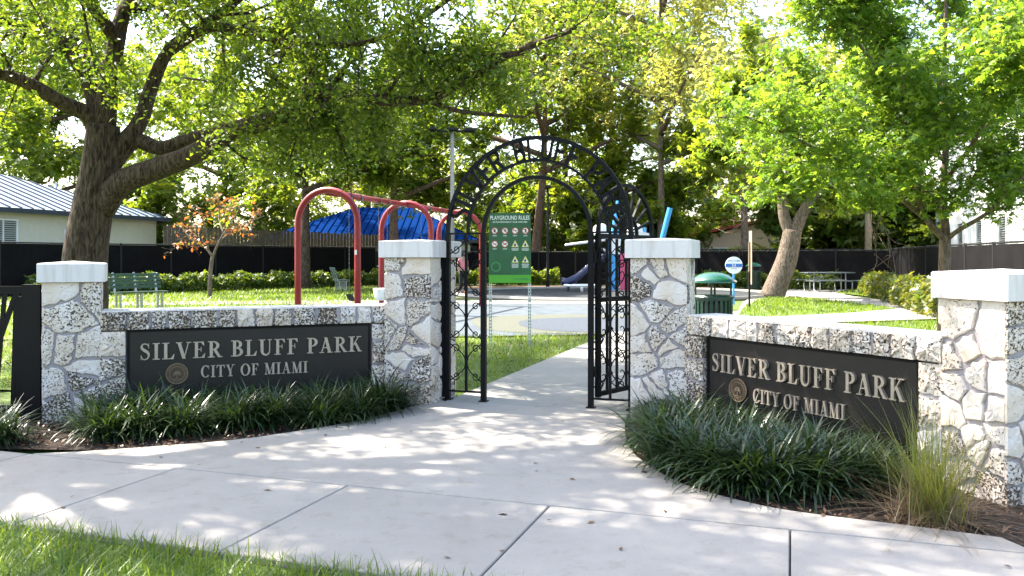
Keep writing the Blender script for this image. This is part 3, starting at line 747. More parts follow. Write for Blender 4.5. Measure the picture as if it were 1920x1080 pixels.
RW_A, RW_B = (1.60, 7.40), (2.815, 5.36)
s2 = wing_wall("low pitted coral stone wall ending at the pillar with the fountain grass", RW_A, RW_B, .94, (.217, 2.20), (.295, 2.10), (.755, 1.63), (.583, .345), 9, .475, .272, .768)
s2["label"] = "dark bronze park name sign on the wall next to the dry fountain grass"

# ------------------------------------------------------------------ iron entrance arch with side panels
RO, RM, RI, ZS = .945, .722, .553, 1.69
arch = thing("entrance_arch", "black iron arch with raised letters spanning the two tall gate pillars", "arch", (GC[0], GC[1], 0), GROT)
def arc(r, n=40, y=0.0, a0=0.0, a1=math.pi, z=ZS): return [(r * math.cos(a0 + (a1 - a0) * k / n), y, z + r * math.sin(a0 + (a1 - a0) * k / n)) for k in range(n + 1)]
def flat_ring(r, w, d, n=44):
    m = MB()
    for k in range(n):
        a0, a1 = math.pi * k / n, math.pi * (k + 1) / n; i = len(m.v)
        for a in (a0, a1):
            for rr, y in ((r - w / 2, -d / 2), (r + w / 2, -d / 2), (r + w / 2, d / 2), (r - w / 2, d / 2)): m.v.append((rr * math.cos(a), y, ZS + rr * math.sin(a)))
        for q in ((0, 1, 5, 4), (1, 2, 6, 5), (2, 3, 7, 6), (3, 0, 4, 7)): m.f.append(tuple(i + j for j in q))
    return m
for r, w in ((RO, .036), (RM, .024), (RI, .036)): flat_ring(r, w, .042).build("arch_ring", "iron", arch)
for sgn in (-1, 1):
    MB().box((sgn * RO, 0, ZS / 2 - .02), (.05, .05, ZS + .04)).box((sgn * RO, 0, .004), (.09, .09, .012)).build("post", "iron", arch)
    MB().box((sgn * RI, 0, ZS / 2 - .02), (.05, .05, ZS + .04)).box((sgn * RI, 0, .004), (.085, .085, .012)).build("post", "iron", arch)
    MB().box((sgn * (RO + .055), -.01, .78), (.06, .06, 1.50)).build("wall_post", "iron", arch)
    MB().box((sgn * (RM + .02), 0, (.09 + ZS) / 2), (.024, .024, ZS - .09)).build("bar", "iron", arch)
    for z in (.09, ZS + .004):
        MB().box((sgn * (RO + RI) / 2, 0, z), (RO - RI - .05, .022, .018)).build("rail", "iron", arch)
    def spiral(cx, cz, r, a0, turns, dirn, n=16):
        return [(cx + r * (1 - .72 * k / n) * math.cos(a0 + dirn * turns * 2 * math.pi * k / n), 0, cz + r * (1 - .72 * k / n) * math.sin(a0 + dirn * turns * 2 * math.pi * k / n)) for k in range(n + 1)]
    xa, xb, xm = RI + .03, RO - .03, RM + .02
    for side, (x0, x1) in enumerate(((xa, xm - .012), (xm + .012, xb))):
        xc, hw = (x0 + x1) / 2, (x1 - x0) / 2
        inn = 1 if side == 0 else -1
        xo = x0 if side == 0 else x1
        for zc in (.17, .60, 1.03, 1.46):
            m = MB()
            for up in ((1,) if zc == .17 else (-1, 1)):
                pts = [(xo + inn * (2 * hw) * math.sin(math.pi * t / 2), 0, zc + up * (.03 + .16 * t)) for t in (0, .15, .3, .45, .6, .75, .9, 1)]
                if zc == .17 and up == -1: pts = [(p[0], 0, zc - (zc - p[2]) * .35) for p in pts]
                m.tube([(sgn * p[0], p[1], p[2]) for p in pts], .0065, 5)
                if not (zc == .17 and up == -1):
                    sp = spiral(xo + inn * hw * .75, zc + up * .075, hw * .62, math.pi if side == 0 else 0, 1.1, inn * up)
                    m.tube([(sgn * p[0], p[1], p[2]) for p in sp], .006, 5)
            m.build("scroll", "iron", arch, smooth=True)
# small scrolls between the middle and inner rings
for k in range(9):
    a = math.pi * (k + .75) / 9.5; rc = (RM + RI) / 2; w_ = (RM - RI) / 2 - .01
    m = MB().tube([(rc * math.cos(a) + w_ * (1 - .6 * t) * math.cos(a + 5.2 * t), 0, ZS + rc * math.sin(a) + w_ * (1 - .6 * t) * math.sin(a + 5.2 * t)) for t in [i / 14 for i in range(15)]], .0055, 5)
    m.build("scroll", "iron", arch, smooth=True)
SANS = {'S': [[(.5, .85), (.42, .97), (.28, 1), (.12, .95), (.05, .8), (.1, .64), (.28, .53), (.45, .42), (.52, .25), (.46, .07), (.3, 0), (.12, .03), (.03, .17)]],
        'I': [[(.1, 0), (.1, 1)]], 'L': [[(.06, 1), (.06, 0), (.5, 0)]], 'V': [[(0, 1), (.27, 0), (.54, 1)]],
        'E': [[(.5, 1), (.06, 1), (.06, 0), (.5, 0)], [(.06, .52), (.42, .52)]], 'F': [[(.5, 1), (.06, 1), (.06, 0)], [(.06, .5), (.42, .5)]],
        'R': [[(.06, 0), (.06, 1), (.36, 1), (.5, .9), (.52, .74), (.46, .58), (.34, .5), (.06, .5)], [(.3, .5), (.55, 0)]],
        'P': [[(.06, 0), (.06, 1), (.36, 1), (.5, .9), (.52, .74), (.46, .58), (.34, .5), (.06, .5)]],
        'B': [[(.06, .52), (.34, .52), (.46, .62), (.48, .76), (.42, .94), (.32, 1), (.06, 1), (.06, 0), (.36, 0), (.5, .1), (.53, .27), (.46, .44), (.34, .52)]],
        'U': [[(.05, 1), (.05, .28), (.12, .07), (.28, 0), (.44, .07), (.51, .28), (.51, 1)]],
        'A': [[(0, 0), (.27, 1), (.54, 0)], [(.1, .34), (.44, .34)]], 'K': [[(.06, 0), (.06, 1)], [(.5, 1), (.06, .42)], [(.2, .6), (.54, 0)]]}
txt = "SILVER BLUFF PARK"; wid = {c: (.2 if c == 'I' else .42 if c == ' ' else .56) for c in txt}
tot = sum(wid[c] for c in txt) + .2 * (len(txt) - 1); acc = 0.0; hgt = RO - RM - .03
SP = math.radians(158) / tot
for ch in txt:
    w = wid[ch]; mid = math.radians(169) - (acc + w / 2) * SP; acc += w + .2
    if ch == ' ': continue
    m = MB(); rm = (RO + RM) / 2
    for i, st in enumerate(SANS[ch]):
        pts = []
        for x, y in st:
            a = mid - (x - w / 2) * SP * 1.0; r = RM + .006 + y * (RO - RM - .012)
            pts.append(Vector((r * math.cos(a), 0, ZS + r * math.sin(a))))
        for p, q in zip(pts[:-1], pts[1:]):
            dd = (q - p).normalized() * .009
            m.bar(p - dd, q + dd, .020 + .0006 * i, .036)
    m.build("letter", "iron", arch)

# ------------------------------------------------------------------ the open gate leaf with its sunburst top
LW = 1.04; ld = (.65, .76); lrot = math.atan2(ld[1], ld[0]); hp = UV(RI + .055, .02)
leaf = thing("gate_leaf", "open black iron gate leaf with a sunburst half-wheel top", "gate", (hp[0], hp[1], 0), lrot)
MB().box((.02, 0, .89), (.045, .045, 1.58)).build("stile", "iron", leaf); MB().box((LW - .02, 0, .89), (.045, .045, 1.58)).build("stile", "iron", leaf)
for z in (.13, 1.04, 1.66): MB().box((LW / 2, 0, z), (LW - .085, .036, .045)).build("rail", "iron", leaf)
xs = [LW * k / 6 for k in range(1, 6)]
for x in xs: MB().box((x, 0, .585), (.022, .022, .86)).box((x, 0, 1.35), (.022, .022, .57)).build("bar", "iron", leaf)
for i in range(5):
    xa_, xb_ = ([0.045] + xs)[i], xs[i]
    for zc in (.36, .80, 1.35):
        m = MB(); xc, r = (xa_ + xb_) / 2, (xb_ - xa_) / 2 - .012
        for up in (-1, 1):
            m.tube([(xc + r * (1 - .65 * t) * math.cos(up * (5.6 * t) + (0 if i % 2 else math.pi)), 0, zc + up * (.075) + r * (1 - .65 * t) * math.sin(up * 5.6 * t)) for t in [k / 14 for k in range(15)]], .0055, 5)
            m.tube([(xa_ + .01 if i % 2 else xb_ - .01, 0, zc + up * .05), (xc, 0, zc + up * .15), (xb_ - .01 if i % 2 else xa_ + .01, 0, zc + up * .2)], .0055, 5)
        m.build("scroll", "iron", leaf, smooth=True)
def half_ring(r, w, d, cx, cz, n=30):
    m = MB()
    for k in range(n):
        i = len(m.v)
        for a in (math.pi * k / n, math.pi * (k + 1) / n):
            for rr, y in ((r - w / 2, -d / 2), (r + w / 2, -d / 2), (r + w / 2, d / 2), (r - w / 2, d / 2)): m.v.append((cx + rr * math.cos(a), y, cz + rr * math.sin(a)))
        for q in ((0, 1, 5, 4), (1, 2, 6, 5), (2, 3, 7, 6), (3, 0, 4, 7)): m.f.append(tuple(i + j for j in q))
    return m
half_ring(LW / 2 - .02, .034, .036, LW / 2, 1.68).build("fan_ring", "iron", leaf)
half_ring(.20, .026, .03, LW / 2, 1.68).build("hub_ring", "iron", leaf); half_ring(.085, .02, .03, LW / 2, 1.68, 16).build("hub_ring", "iron", leaf)
for k in range(1, 10):
    a = math.pi * k / 10
    MB().bar((LW / 2 + .21 * math.cos(a), 0, 1.68 + .21 * math.sin(a)), (LW / 2 + .485 * math.cos(a), 0, 1.68 + .485 * math.sin(a)), .024, .024).build("spoke", "iron", leaf)
for k in range(1, 16):
    a = math.pi * k / 16
    MB().bar((LW / 2 + .09 * math.cos(a), 0, 1.68 + .09 * math.sin(a)), (LW / 2 + .19 * math.cos(a), 0, 1.68 + .19 * math.sin(a)), .014, .012).build("hub_spoke", "iron", leaf)
for z in (.35, 1.45): MB().tube([(-.02, 0, z - .05), (-.02, 0, z + .05)], .018, 10).build("hinge", "iron", leaf)
# ------------------------------------------------------------------ black cut-out fence panel at the end pillar
fp = thing("cutout_fence_panel", "black metal fence panel with branch-shaped cut-outs beside the short shaded pillar", "fence", (-4.19, 7.40, 0), math.radians(184))
PW, PZ = 2.4, 1.2
MB().box((.09, 0, PZ / 2 - .04), (.16, .10, PZ + .1)).build("post", "black_panel", fp)
fm = MB()
for c, d in (((PW / 2 + .17, PZ - .04), (PW - .02, .07)), ((PW / 2 + .17, .09), (PW - .02, .09)), ((.205, PZ / 2), (.06, PZ - .2)), ((PW + .13, PZ / 2), (.06, PZ - .2))): fm.box((c[0], 0, c[1]), (d[0], .03, d[1]))
fm.build("frame", "black_panel", fp)
rg = random.Random(4)
for k in range(15):
    xb = .2 + (k + .4) * PW / 15; xt = xb + rg.uniform(-.42, .42); xt = min(max(xt, .24), PW + .1); w = rg.uniform(.035, .075); y = .0126 + .0009 * k
    MB().prism([(xb - w / 2, .13), (xb + w / 2, .13), (xt + w * .4, PZ - .07), (xt - w * .4, PZ - .07)], -y + .0005, y - .002, axis='y').build("branch_bar", "black_panel", fp)
for k in range(9):
    xb = .25 + rg.random() * (PW - .3); zb = rg.uniform(.2, .8); dx = rg.choice((-1, 1)) * rg.uniform(.2, .4); w = rg.uniform(.04, .07); y = .0060 + .0006 * k
    x2 = min(max(xb + dx, .24), PW + .1)
    MB().prism([(xb - w, zb), (xb + w, zb), (x2 + w * .4, zb + .33), (x2 - w * .4, zb + .33)], -y, y, axis='y').build("branch_bar", "black_panel", fp)

# ------------------------------------------------------------------ text helper
def text_mesh(s, size, align='CENTER', bold=0.0, sx=1.0):
    cu = bpy.data.curves.new("text", 'FONT'); cu.body = s; cu.size = size; cu.align_x = align; cu.align_y = 'CENTER'; cu.offset = bold; cu.resolution_u = 3
    o = bpy.data.objects.new("text", cu); COL.objects.link(o)
    me = bpy.data.meshes.new_from_object(o.evaluated_get(bpy.context.evaluated_depsgraph_get()))
    bpy.data.objects.remove(o); bpy.data.curves.remove(cu)
    co = np.zeros(len(me.vertices) * 3); me.vertices.foreach_get("co", co); co = co.reshape(-1, 3)
    out = np.stack([co[:, 0] * sx, np.zeros(len(co)), co[:, 1]], 1)
    me.vertices.foreach_set("co", out.ravel()); me.materials.clear(); me.update()
    return me
def text_on(parent, s, size, x, z, y, mat, bold=0.0, align='CENTER', name="lettering", sx=1.0):
    me = text_mesh(s, size, align, bold, sx); me.materials.append(MATS[mat])
    o = add(name, me, parent); o.location = (x, y, z); return o
def flat(parent, pts, y, mat, name):            # flat print lying on a board's front (facing -y)
    return MB().poly([(x, y, z) for x, z in pts]).build(name, mat, parent)
def circ(cx, cz, r, n=28): return [(cx + r * math.cos(2 * math.pi * k / n), cz + r * math.sin(2 * math.pi * k / n)) for k in range(n)]
def lines(parent, cx, z, n, w, y, mat="print_white"):
    rg2 = random.Random(int(cx * 1000 + z * 777)); m = MB()
    for k in range(n):
        x = -w / 2 * rg2.uniform(.75, 1); xe = -x
        while x < xe:
            l = rg2.uniform(.008, .02); m.poly([(cx + x, y, z - k * .0125), (cx + min(x + l, xe), y, z - k * .0125), (cx + min(x + l, xe), y, z - k * .0125 + .006), (cx + x, y, z - k * .0125 + .006)]); x += l + .004
    return m.build("small_print", mat, parent)

# ------------------------------------------------------------------ playground rules sign
fx, fd = G(956, 645)
rs = thing("rules_sign", "green playground rules board on two perforated steel posts", "sign", (fx, fd, 0), math.radians(-5))
BW, B0, B1 = .71, 1.025, 2.20
for sx in (-.33, .33):
    m = MB()
    for side in (-1, 1): m.box((sx + side * .019, .02, .50), (.012, .030, 1.12))
    for k in range(19): m.box((sx, .018, .0 + k * .055), (.030, .026, .026))
    m.build("post", "galv", rs)
MB().box((0, 0, (B0 + .135 + B1) / 2), (BW, .008, B1 - B0 - .135)).build("board", "board_green", rs)
MB().box((0, 0, B0 + .067), (BW, .0085, .134)).build("footer", "board_lime", rs)
Y = -.0062
text_on(rs, "PLAYGROUND RULES", .098, .0, B1 - .085, Y, "print_white", .0012, sx=.70)
text_on(rs, "USE PLAYGROUND AT YOUR OWN RISK", .040, .0, B1 - .155, Y, "print_white", .0003, sx=.80)
text_on(rs, "MIAMI", .046, .115, B0 + .062, Y - .001, "print_dim", .0, sx=.95); text_on(rs, "PARKS", .046, .245, B0 + .062, Y - .001, "print_dim", .0025, sx=.95)
for r, c in ((0, 0), (0, 1), (0, 2), (0, 3), (1, 0), (1, 1)):
    x, z = -.255 + .172 * c, B1 - .30 - .222 * r
    flat(rs, circ(x, z, .056), Y, "print_red", "prohibition_ring"); flat(rs, circ(x, z, .045), Y - .0006, "print_white", "icon_disc")
    fig = ([(x - .008, z - .03), (x + .012, z - .03), (x + .014, z), (x + .028, z + .012), (x + .01, z + .02), (x + .006, z + .034), (x - .01, z + .034), (x - .012, z + .01), (x - .026, z - .004)],
           [(x - .03, z - .026), (x - .006, z - .004), (x - .004, z + .02), (x - .024, z + .03), (x + .004, z + .034), (x + .018, z + .012), (x + .03, z - .03), (x + .01, z - .008)],
           [(x - .034, z - .004), (x - .012, z + .008), (x + .012, z - .006), (x + .034, z + .004), (x + .03, z + .012), (x + .01, z + .004), (x - .012, z + .018), (x - .034, z + .006)],
           [(x - .022, z - .03), (x - .002, z - .006), (x - .012, z + .03), (x + .01, z + .034), (x + .024, z + .004), (x + .01, z - .01), (x + .02, z - .03)],
           [(x - .036, z - .006), (x + .02, z - .006), (x + .034, z + .02), (x + .026, z + .022), (x + .014, z + .004), (x - .036, z + .004)],
           [(x - .034, z - .026), (x - .02, z - .006), (x - .03, z + .014), (x + .008, z + .008), (x + .026, z + .026), (x + .034, z + .01), (x + .014, z - .008), (x + .02, z - .028), (x + .006, z - .012), (x - .012, z - .012)])[r * 4 + c]
    flat(rs, fig, Y - .0012, "print_black", "pictogram")
    flat(rs, [(x - .037, z + .029), (x - .029, z + .037), (x + .037, z - .029), (x + .029, z - .037)], Y - .0018, "print_red", "slash")
    lines(rs, x, z - .078, 2, .075, Y)
for r, c in ((1, 2), (1, 3), (2, 2), (2, 3)):
    x, z = -.255 + .172 * c, B1 - .522 - .262 * (r - 1)
    flat(rs, [(x - .062, z - .05), (x + .062, z - .05), (x, z + .066)], Y, "print_yellow", "warning_triangle"); flat(rs, [(x - .042, z - .04), (x + .042, z - .04), (x, z + .04)], Y - .0006, "print_white", "icon_triangle")
    flat(rs, [(x - .02, z - .036), (x + .014, z - .036), (x + .016, z - .008), (x + .006, z + .002), (x + .006, z + .018), (x - .008, z + .018), (x - .008, z + .002), (x - .022, z - .01)], Y - .0012, "print_black", "pictogram")
    lines(rs, x, z - .074, 4 if r == 1 else 6, .13, Y)
for rr in (.085, .062): 
    flat(rs, circ(-.235, B0 + .27, rr), Y - (.0 if rr > .07 else .0006), "print_dim" if rr > .07 else "board_green", "faint_seal")

# ------------------------------------------------------------------ red swing set
SWD = ((-3.907, 17.5), (-2.766, 21.6), (-1.625, 25.7))
bd = Vector((SWD[2][0] - SWD[0][0], SWD[2][1] - SWD[0][1], 0)).normalized(); wdv = Vector((bd.y, -bd.x, 0))
sw = thing("swing_set", "red arch-framed swing set standing on the blue rubber pad", "swing set", (SWD[1][0], SWD[1][1], 0), math.atan2(wdv.y, wdv.x))
SH, SR, SW_ = 2.88, .068, .70
ys = (-4.256, 0.0, 4.256)
for y in ys:
    pts = [(-SW_, y, -.03), (-SW_, y, 1.2), (-SW_, y, SH - SW_)] + [(SW_ * math.cos(a), y, SH - SW_ + SW_ * math.sin(a)) for a in [math.pi - math.pi * k / 18 for k in range(1, 18)]] + [(SW_, y, SH - SW_), (SW_, y, 1.2), (SW_, y, -.03)]
    MB().tube(pts, SR, 14).build("arch_frame", "red_paint", sw, smooth=True)
for a, b in ((0, 1), (1, 2)):
    MB().tube([(0, ys[a] + .03, SH - .05), (0, ys[b] - .03, SH - .05)], SR * .95, 14).build("top_beam", "red_paint", sw, smooth=True)
MB().box((SW_ - .01, ys[0] - SR - .001, 1.56), (.05, .006, .10)).build("sticker", "white_paint", sw)
def chain(m, p, q, n):
    p, q = Vector(p), Vector(q)
    for k in range(n):
        a, b = p.lerp(q, k / n), p.lerp(q, (k + .8) / n); m.bar(a, b, .014 if k % 2 else .006, .006 if k % 2 else .014)
for i, (yy, kind) in enumerate(((-3.0, "strap"), (-1.45, "bucket"), (1.3, "strap"), (2.9, "strap"))):
    for dy in (-.26, .26):
        m = MB(); chain(m, (0, yy + dy, SH - .13), (0, yy + dy * .95, .62), 44); m.build("chain", "chain_steel", sw)
        MB().box((0, yy + dy, SH - .10), (.17, .06, .06)).tube([(0, yy + dy - .02, SH - .05), (0, yy + dy + .02, SH - .05)], SR + .012, 12).build("hanger", "chain_steel", sw)
    if kind == "strap":
        m = MB(); n = 8
        for k in range(n):
            t0, t1 = -1 + 2 * k / n, -1 + 2 * (k + 1) / n
            z0, z1 = .46 + .16 * t0 * t0, .46 + .16 * t1 * t1; i0 = len(m.v)
            for t, z in ((t0, z0), (t1, z1)):
                for x, dz in ((-.08, 0), (.08, 0), (.08, .015), (-.08, .015)): m.v.append((x, yy + t * .25, z + dz))
            for q in ((0, 1, 5, 4), (1, 2, 6, 5), (2, 3, 7, 6), (3, 0, 4, 7)): m.f.append(tuple(i0 + j for j in q))
        m.build("seat", "dark_rubber", sw)
    else:
        m = MB(); m.lathe([(.02, .40), (.16, .41), (.21, .48), (.23, .62), (.24, .70), (.215, .70), (.20, .60), (.15, .46), (.02, .44)], (0, yy, 0), 18); m.build("bucket_seat", "white_plastic", sw, smooth=True)

# ------------------------------------------------------------------ bins, benches, picnic table
def bin_(label, x, d, r=.30, dome=True, group=None):
    t = thing("litter_bin", label, "bin", (x, d, 0), .2, group)
    MB().lathe([(0, .06), (r * .95, .06), (r * .95, .72), (r * .8, .72), (r * .8, .1), (0, .1)], n=24).build("liner", "dark_rubber", t, smooth=False)
    for z, h in ((.10, .05), (.80, .055)): MB().lathe([(r, z - h / 2), (r + .018, z - h / 2), (r + .018, z + h / 2), (r, z + h / 2), (r, z - h / 2)], n=28).build("band", "green_paint", t)
    for k in range(24):
        a = 2 * math.pi * k / 24
        MB().box((r * math.cos(a), r * math.sin(a), .40), (.014, .048, .76), a).build("slat", "green_paint", t)
    MB().lathe([(r * .5, .825), (r + .02, .83), (r + .03, .80), (r + .03, .825), (r + .01, .85), (r * .5, .845), (r * .5, .825)], n=28).build("rim", "green_paint", t)
    for k in range(4):
        a = math.pi / 4 + k * math.pi / 2 + .25
        MB().box((r * .93 * math.cos(a), r * .93 * math.sin(a), .95), (.03, .03, .25), a).build("dome_support", "green_paint", t)
    MB().lathe([(r + .07, 1.045), (r + .075, 1.075), (r * 1.05, 1.12), (r * .85, 1.165), (r * .55, 1.20), (r * .25, 1.217), (0.001, 1.222), (0.001, 1.20), (r * .55, 1.18), (r * .9, 1.13), (r + .05, 1.06), (r + .07, 1.045)], n=32).build("dome_lid", "bin_dome", t, smooth=True)
    return t
bin_("green slatted litter bin with domed lid just behind the coral wall", *[(1337 - 960) / F * 13.3, 13.3])
bin_("green domed litter bin beside the leaning tree trunk", (1413 - 960) / F * 38, 38)
bin_("dark green litter bin under the trees behind the swing set", (722 - 960) / F * 36, 36)
def bench(label, x, d, rz):
    t = thing("park_bench", label, "bench", (x, d, 0), rz)
    for k in range(4): MB().box((0, -.20 + .115 * k, .46), (1.5, .095, .035)).build("seat_slat", "bench_green", t)
    for k in range(4): MB().box((0, .27 + .035 * k, .60 + .115 * k), (1.5, .03, .095)).build("back_slat", "bench_green", t)
    for sx in (-.6, 0, .6):
        MB().box((sx, -.12, .20), (.06, .06, .50)).box((sx, .16, .20), (.06, .06, .50)).bar((sx, -.2, .425), (sx, .24, .425), .05).bar((sx, .235, .43), (sx, .41, 1.02), .045).build("leg", "pale_steel", t)
    return t
bx_, by_ = G(262, 577)
bench("green slatted park bench on pale legs beside the path, left lawn", bx_, by_, math.radians(48))
bench("dark park bench in the shade behind the swing chains", *[(640 - 960) / F * 36.5, 36.5], math.radians(110))
tx, td = G(1552, 546)
pt = thing("picnic_table", "grey picnic table with attached benches on the concrete pad", "picnic table", (tx, td, 0), math.radians(4))
for k in range(5): MB().box((0, -.30 + .15 * k, .80), (2.1, .135, .04)).build("top_plank", "table_grey", pt)
for s in (-1, 1):
    for k in range(2): MB().box((0, s * (.66 + .14 * k), .47), (2.1, .125, .04)).build("seat_plank", "table_grey", pt)
for sx in (-.7, .7):
    m = MB().tube([(sx, -.2, .78), (sx, -.2, .1), (sx, -.32, -.01), (sx, -.72, -.01), (sx, -.80, .1), (sx, -.80, .45)], .03, 8)
    m.tube([(sx, .2, .78), (sx, .2, .1), (sx, .32, -.01), (sx, .72, -.01), (sx, .80, .1), (sx, .80, .45)], .03, 8); m.build("leg", "pale_steel", pt, smooth=True)
    MB().tube([(sx, -.78, .445), (sx, .78, .445)], .025, 8).build("brace", "pale_steel", pt); MB().tube([(sx, 0, .445), (0, 0, .775)], .02, 8).build("strut", "pale_steel", pt)

# ------------------------------------------------------------------ small signs, poles
wx, wdp = (1376 - 960) / F * 26, 26.0
ws = thing("welcome_sign", "round blue and white welcome sign on a blue post behind the bin", "sign", (wx, wdp, 0), 0.0)
MB().tube([(0, .03, -.03), (0, .03, 1.45)], .035, 10).build("post", "sky_blue", ws)
MB().prism(circ(0, 1.21, .27, 36), -.012, .01, axis='y').build("disc", "print_white", ws)
flat(ws, [(-.262, 1.15), (.262, 1.15), (.262, 1.26), (-.262, 1.26)], -.0135, "print_blue", "blue_band")
text_on(ws, "WELCOME", .085, 0, 1.345, -.0135, "print_blue", .0008, sx=.95); text_on(ws, "2-5", .10, 0, 1.205, -.0150, "print_white", .002)
MB().poly([(-.10, -.0135, 1.09), (.10, -.0135, 1.09), (.10, -.0135, 1.105), (-.10, -.0135, 1.105)]).build("small_print", "print_blue", ws)
MB().poly([(-.2, -.0136, 1.126), (.2, -.0136, 1.126), (.2, -.0136, 1.134), (-.2, -.0136, 1.134)]).build("red_line", "print_red", ws)
ex, ed = G(1405, 577)
es = thing("edge_on_sign", "narrow yellow-green street sign seen edge-on on a dark post", "sign", (ex, ed, 0), math.radians(84))
MB().box((0, 0, .5), (.05, .05, 1.1)).build("post", "dark_pole", es); MB().box((0, -.035, 1.45), (.45, .012, 1.55)).box((0, 0, 1.45), (.05, .05, .9)).build("blade", "wood_pole", es)
lp = thing("floodlight_pole", "tall slim pole with a crossarm of floodlights above the arch", "light pole", ((848 - 960) / F * 36, 36, 0), .15)
MB().tube([(0, 0, -.05), (0, 0, 6.95)], [.11, .08], 12).build("pole", "grey_pole", lp, smooth=True)
MB().box((0, 0, 6.96), (1.9, .10, .10)).build("crossarm", "dark_pole", lp)
for sx in (-.75, .75, 0.0): MB().box((sx, -.12, 7.02), (.46, .42, .10), 0).box((sx, -.05, 6.96), (.1, .2, .12)).build("lamp_head", "dark_pole", lp)
lq = thing("lamp_post", "slender dark lamp post rising behind the rules sign", "lamp post", ((1027 - 960) / F * 41.6, 41.6, 0), 0)
MB().tube([(0, 0, -.05), (0, 0, .5), (0, 0, 5.0)], [.10, .075, .055], 10).build("pole", "dark_pole", lq, smooth=True); MB().box((0, -.15, 5.0), (.28, .55, .12)).build("lamp_head", "dark_pole", lq)
up = thing("utility_pole", "weathered wooden utility pole behind the picnic table", "pole", ((1628 - 960) / F * 40, 40, 0), 0)
MB().tube([(0, 0, -.1), (0, 0, 8.0)], [.17, .13], 12).build("pole", "wood_pole", up, smooth=True); MB().box((0, -.1, 7.4), (1.9, .1, .12)).build("crossarm", "wood_pole", up)
mp_ = thing("far_mast", "thin pale mast standing far behind the floodlight pole", "mast", ((870 - 960) / F * 60, 60, 0), 0)
MB().tube([(0, 0, 0), (0, 0, 8.3)], [.14, .09], 10).build("pole", "pale_steel", mp_, smooth=True); MB().box((0, 0, 8.3), (.3, .3, .12)).build("top", "pale_steel", mp_)
ub = thing("utility_box", "dark green utility cabinet with yellow label by the fence", "utility box", ((1622 - 960) / F * 38.5, 38.5, 0), 0)
MB().box((0, 0, .40), (1.05, .8, .86)).build("cabinet", "utility_green", ub); MB().box((0, 0, .855), (1.12, .88, .05)).build("lid", "utility_green", ub)
MB().box((-.25, -.405, .72), (.3, .008, .09)).build("label_plate", "yellow_label", ub); MB().box((0.05, -.405, .4), (.3, .008, .34)).build("notice", "print_white", ub)
wb = thing("notice_board", "pale notice board on two posts behind the picnic table", "board", ((1546 - 960) / F * 41, 41, 0), 0)
MB().box((-.25, 0, 1.05), (1.15, .05, .75)).build("board", "white_paint", wb)
for sx in (-.75, .25, .62): MB().box((sx, .05, .72), (.06, .06, 1.5)).build("post", "pale_steel", wb)

# ------------------------------------------------------------------ playground structure seen through the gate
ps = thing("play_structure", "play structure with dark blue slide, sky-blue and pink panels", "play structure", (4.3, 36.5, 0), 0)
m = MB(); prof = [(-.30, .30), (-.30, .02), (-.2, -.06), (.2, -.06), (.30, .02), (.30, .30)]
sp = [(-2.15, .30), (-1.9, .24), (-1.5, .42), (-1.0, .85), (-.5, 1.25), (-.1, 1.42), (.25, 1.42)]
for x, z in sp:
    for y, dz in prof: m.v.append((x, y - .4, z + dz))
for k in range(len(sp) - 1):
    for j in range(5): a = k * 6 + j; m.f.append((a, a + 1, a + 7, a + 6))
o_ = m.build("slide", "slide_blue", ps, smooth=True); md = o_.modifiers.new("solid", 'SOLIDIFY'); md.thickness = .05
MB().box((-1.85, -.4, .1), (.09, .5, .26)).build("slide_foot", "slide_blue", ps)
for x in (.25, 1.45):
    for y in (-.75, .75): MB().tube([(x, y, -.05), (x, y, 2.75)], .06, 10).build("post", "sky_blue", ps)
MB().box((.85, 0, 1.38), (1.3, 1.6, .08)).build("deck", "dark_rubber", ps)
MB().box((.05, -.82, 1.15), (.46, .05, 2.2)).build("panel", "sky_blue", ps); MB().box((.55, -.85, .85), (.36, .05, 1.6)).build("panel", "pink_panel", ps)
MB().prism([(.80, .9), (1.25, .7), (1.5, 1.5), (1.2, 2.1), (.85, 1.7)], -.9, -.85, axis='y').build("panel", "pink_panel", ps)
MB().prism([(.65, 1.9), (1.7, 1.8), (1.6, 2.5), (1.1, 2.6), (.7, 2.4)], -.93, -.88, axis='y').build("panel", "white_plastic", ps)
MB().prism([(-.15, 1.6), (.35, 1.6), (.4, 2.4), (-.05, 2.45)], -.90, -.86, axis='y').build("panel", "white_plastic", ps)
for x in (-.45, 1.05): MB().lathe([(.36, 0), (.36, .18), (.30, .36), (.18, .48), (.001, .52)], (x, -.6, 2.42), 18).build("dome", "white_plastic", ps, smooth=True)
MB().tube([(-1.9 + .9 + .95 * math.cos(a), -.4 + .5 * math.sin(a), 2.12 + .12 * math.cos(a)) for a in [2 * math.pi * k / 28 for k in range(28)]], .055, 8, closed=True).tube([(-.6, -.6, 2.08), (-.4, -.6, 1.85), (.2, -.6, 1.5)], .05, 8).build("climbing_loop", "white_plastic", ps, smooth=True)
MB().tube([(-1.3 + .75 * math.cos(a), -1.0 + .5 * math.sin(a), .26) for a in [2 * math.pi * k / 28 for k in range(28)]], .05, 8, closed=True).tube([(-1.3, -1.0, -.05), (-1.3, -1.0, .26)], .06, 8).tube([(-2.0, -1, .26), (-.6, -1, .26)], .035, 6).build("spinner_ring", "white_plastic", ps, smooth=True)
MB().tube([(2.0, .2, -.05), (2.25, .2, 1.8), (2.72, .2, 3.65)], .12, 10).build("leaning_pole", "sky_blue", ps)
MB().tube([(.2, .3, 2.5), (.45, .3, 4.0)], .11, 10).build("leaning_pole", "sky_blue", ps)

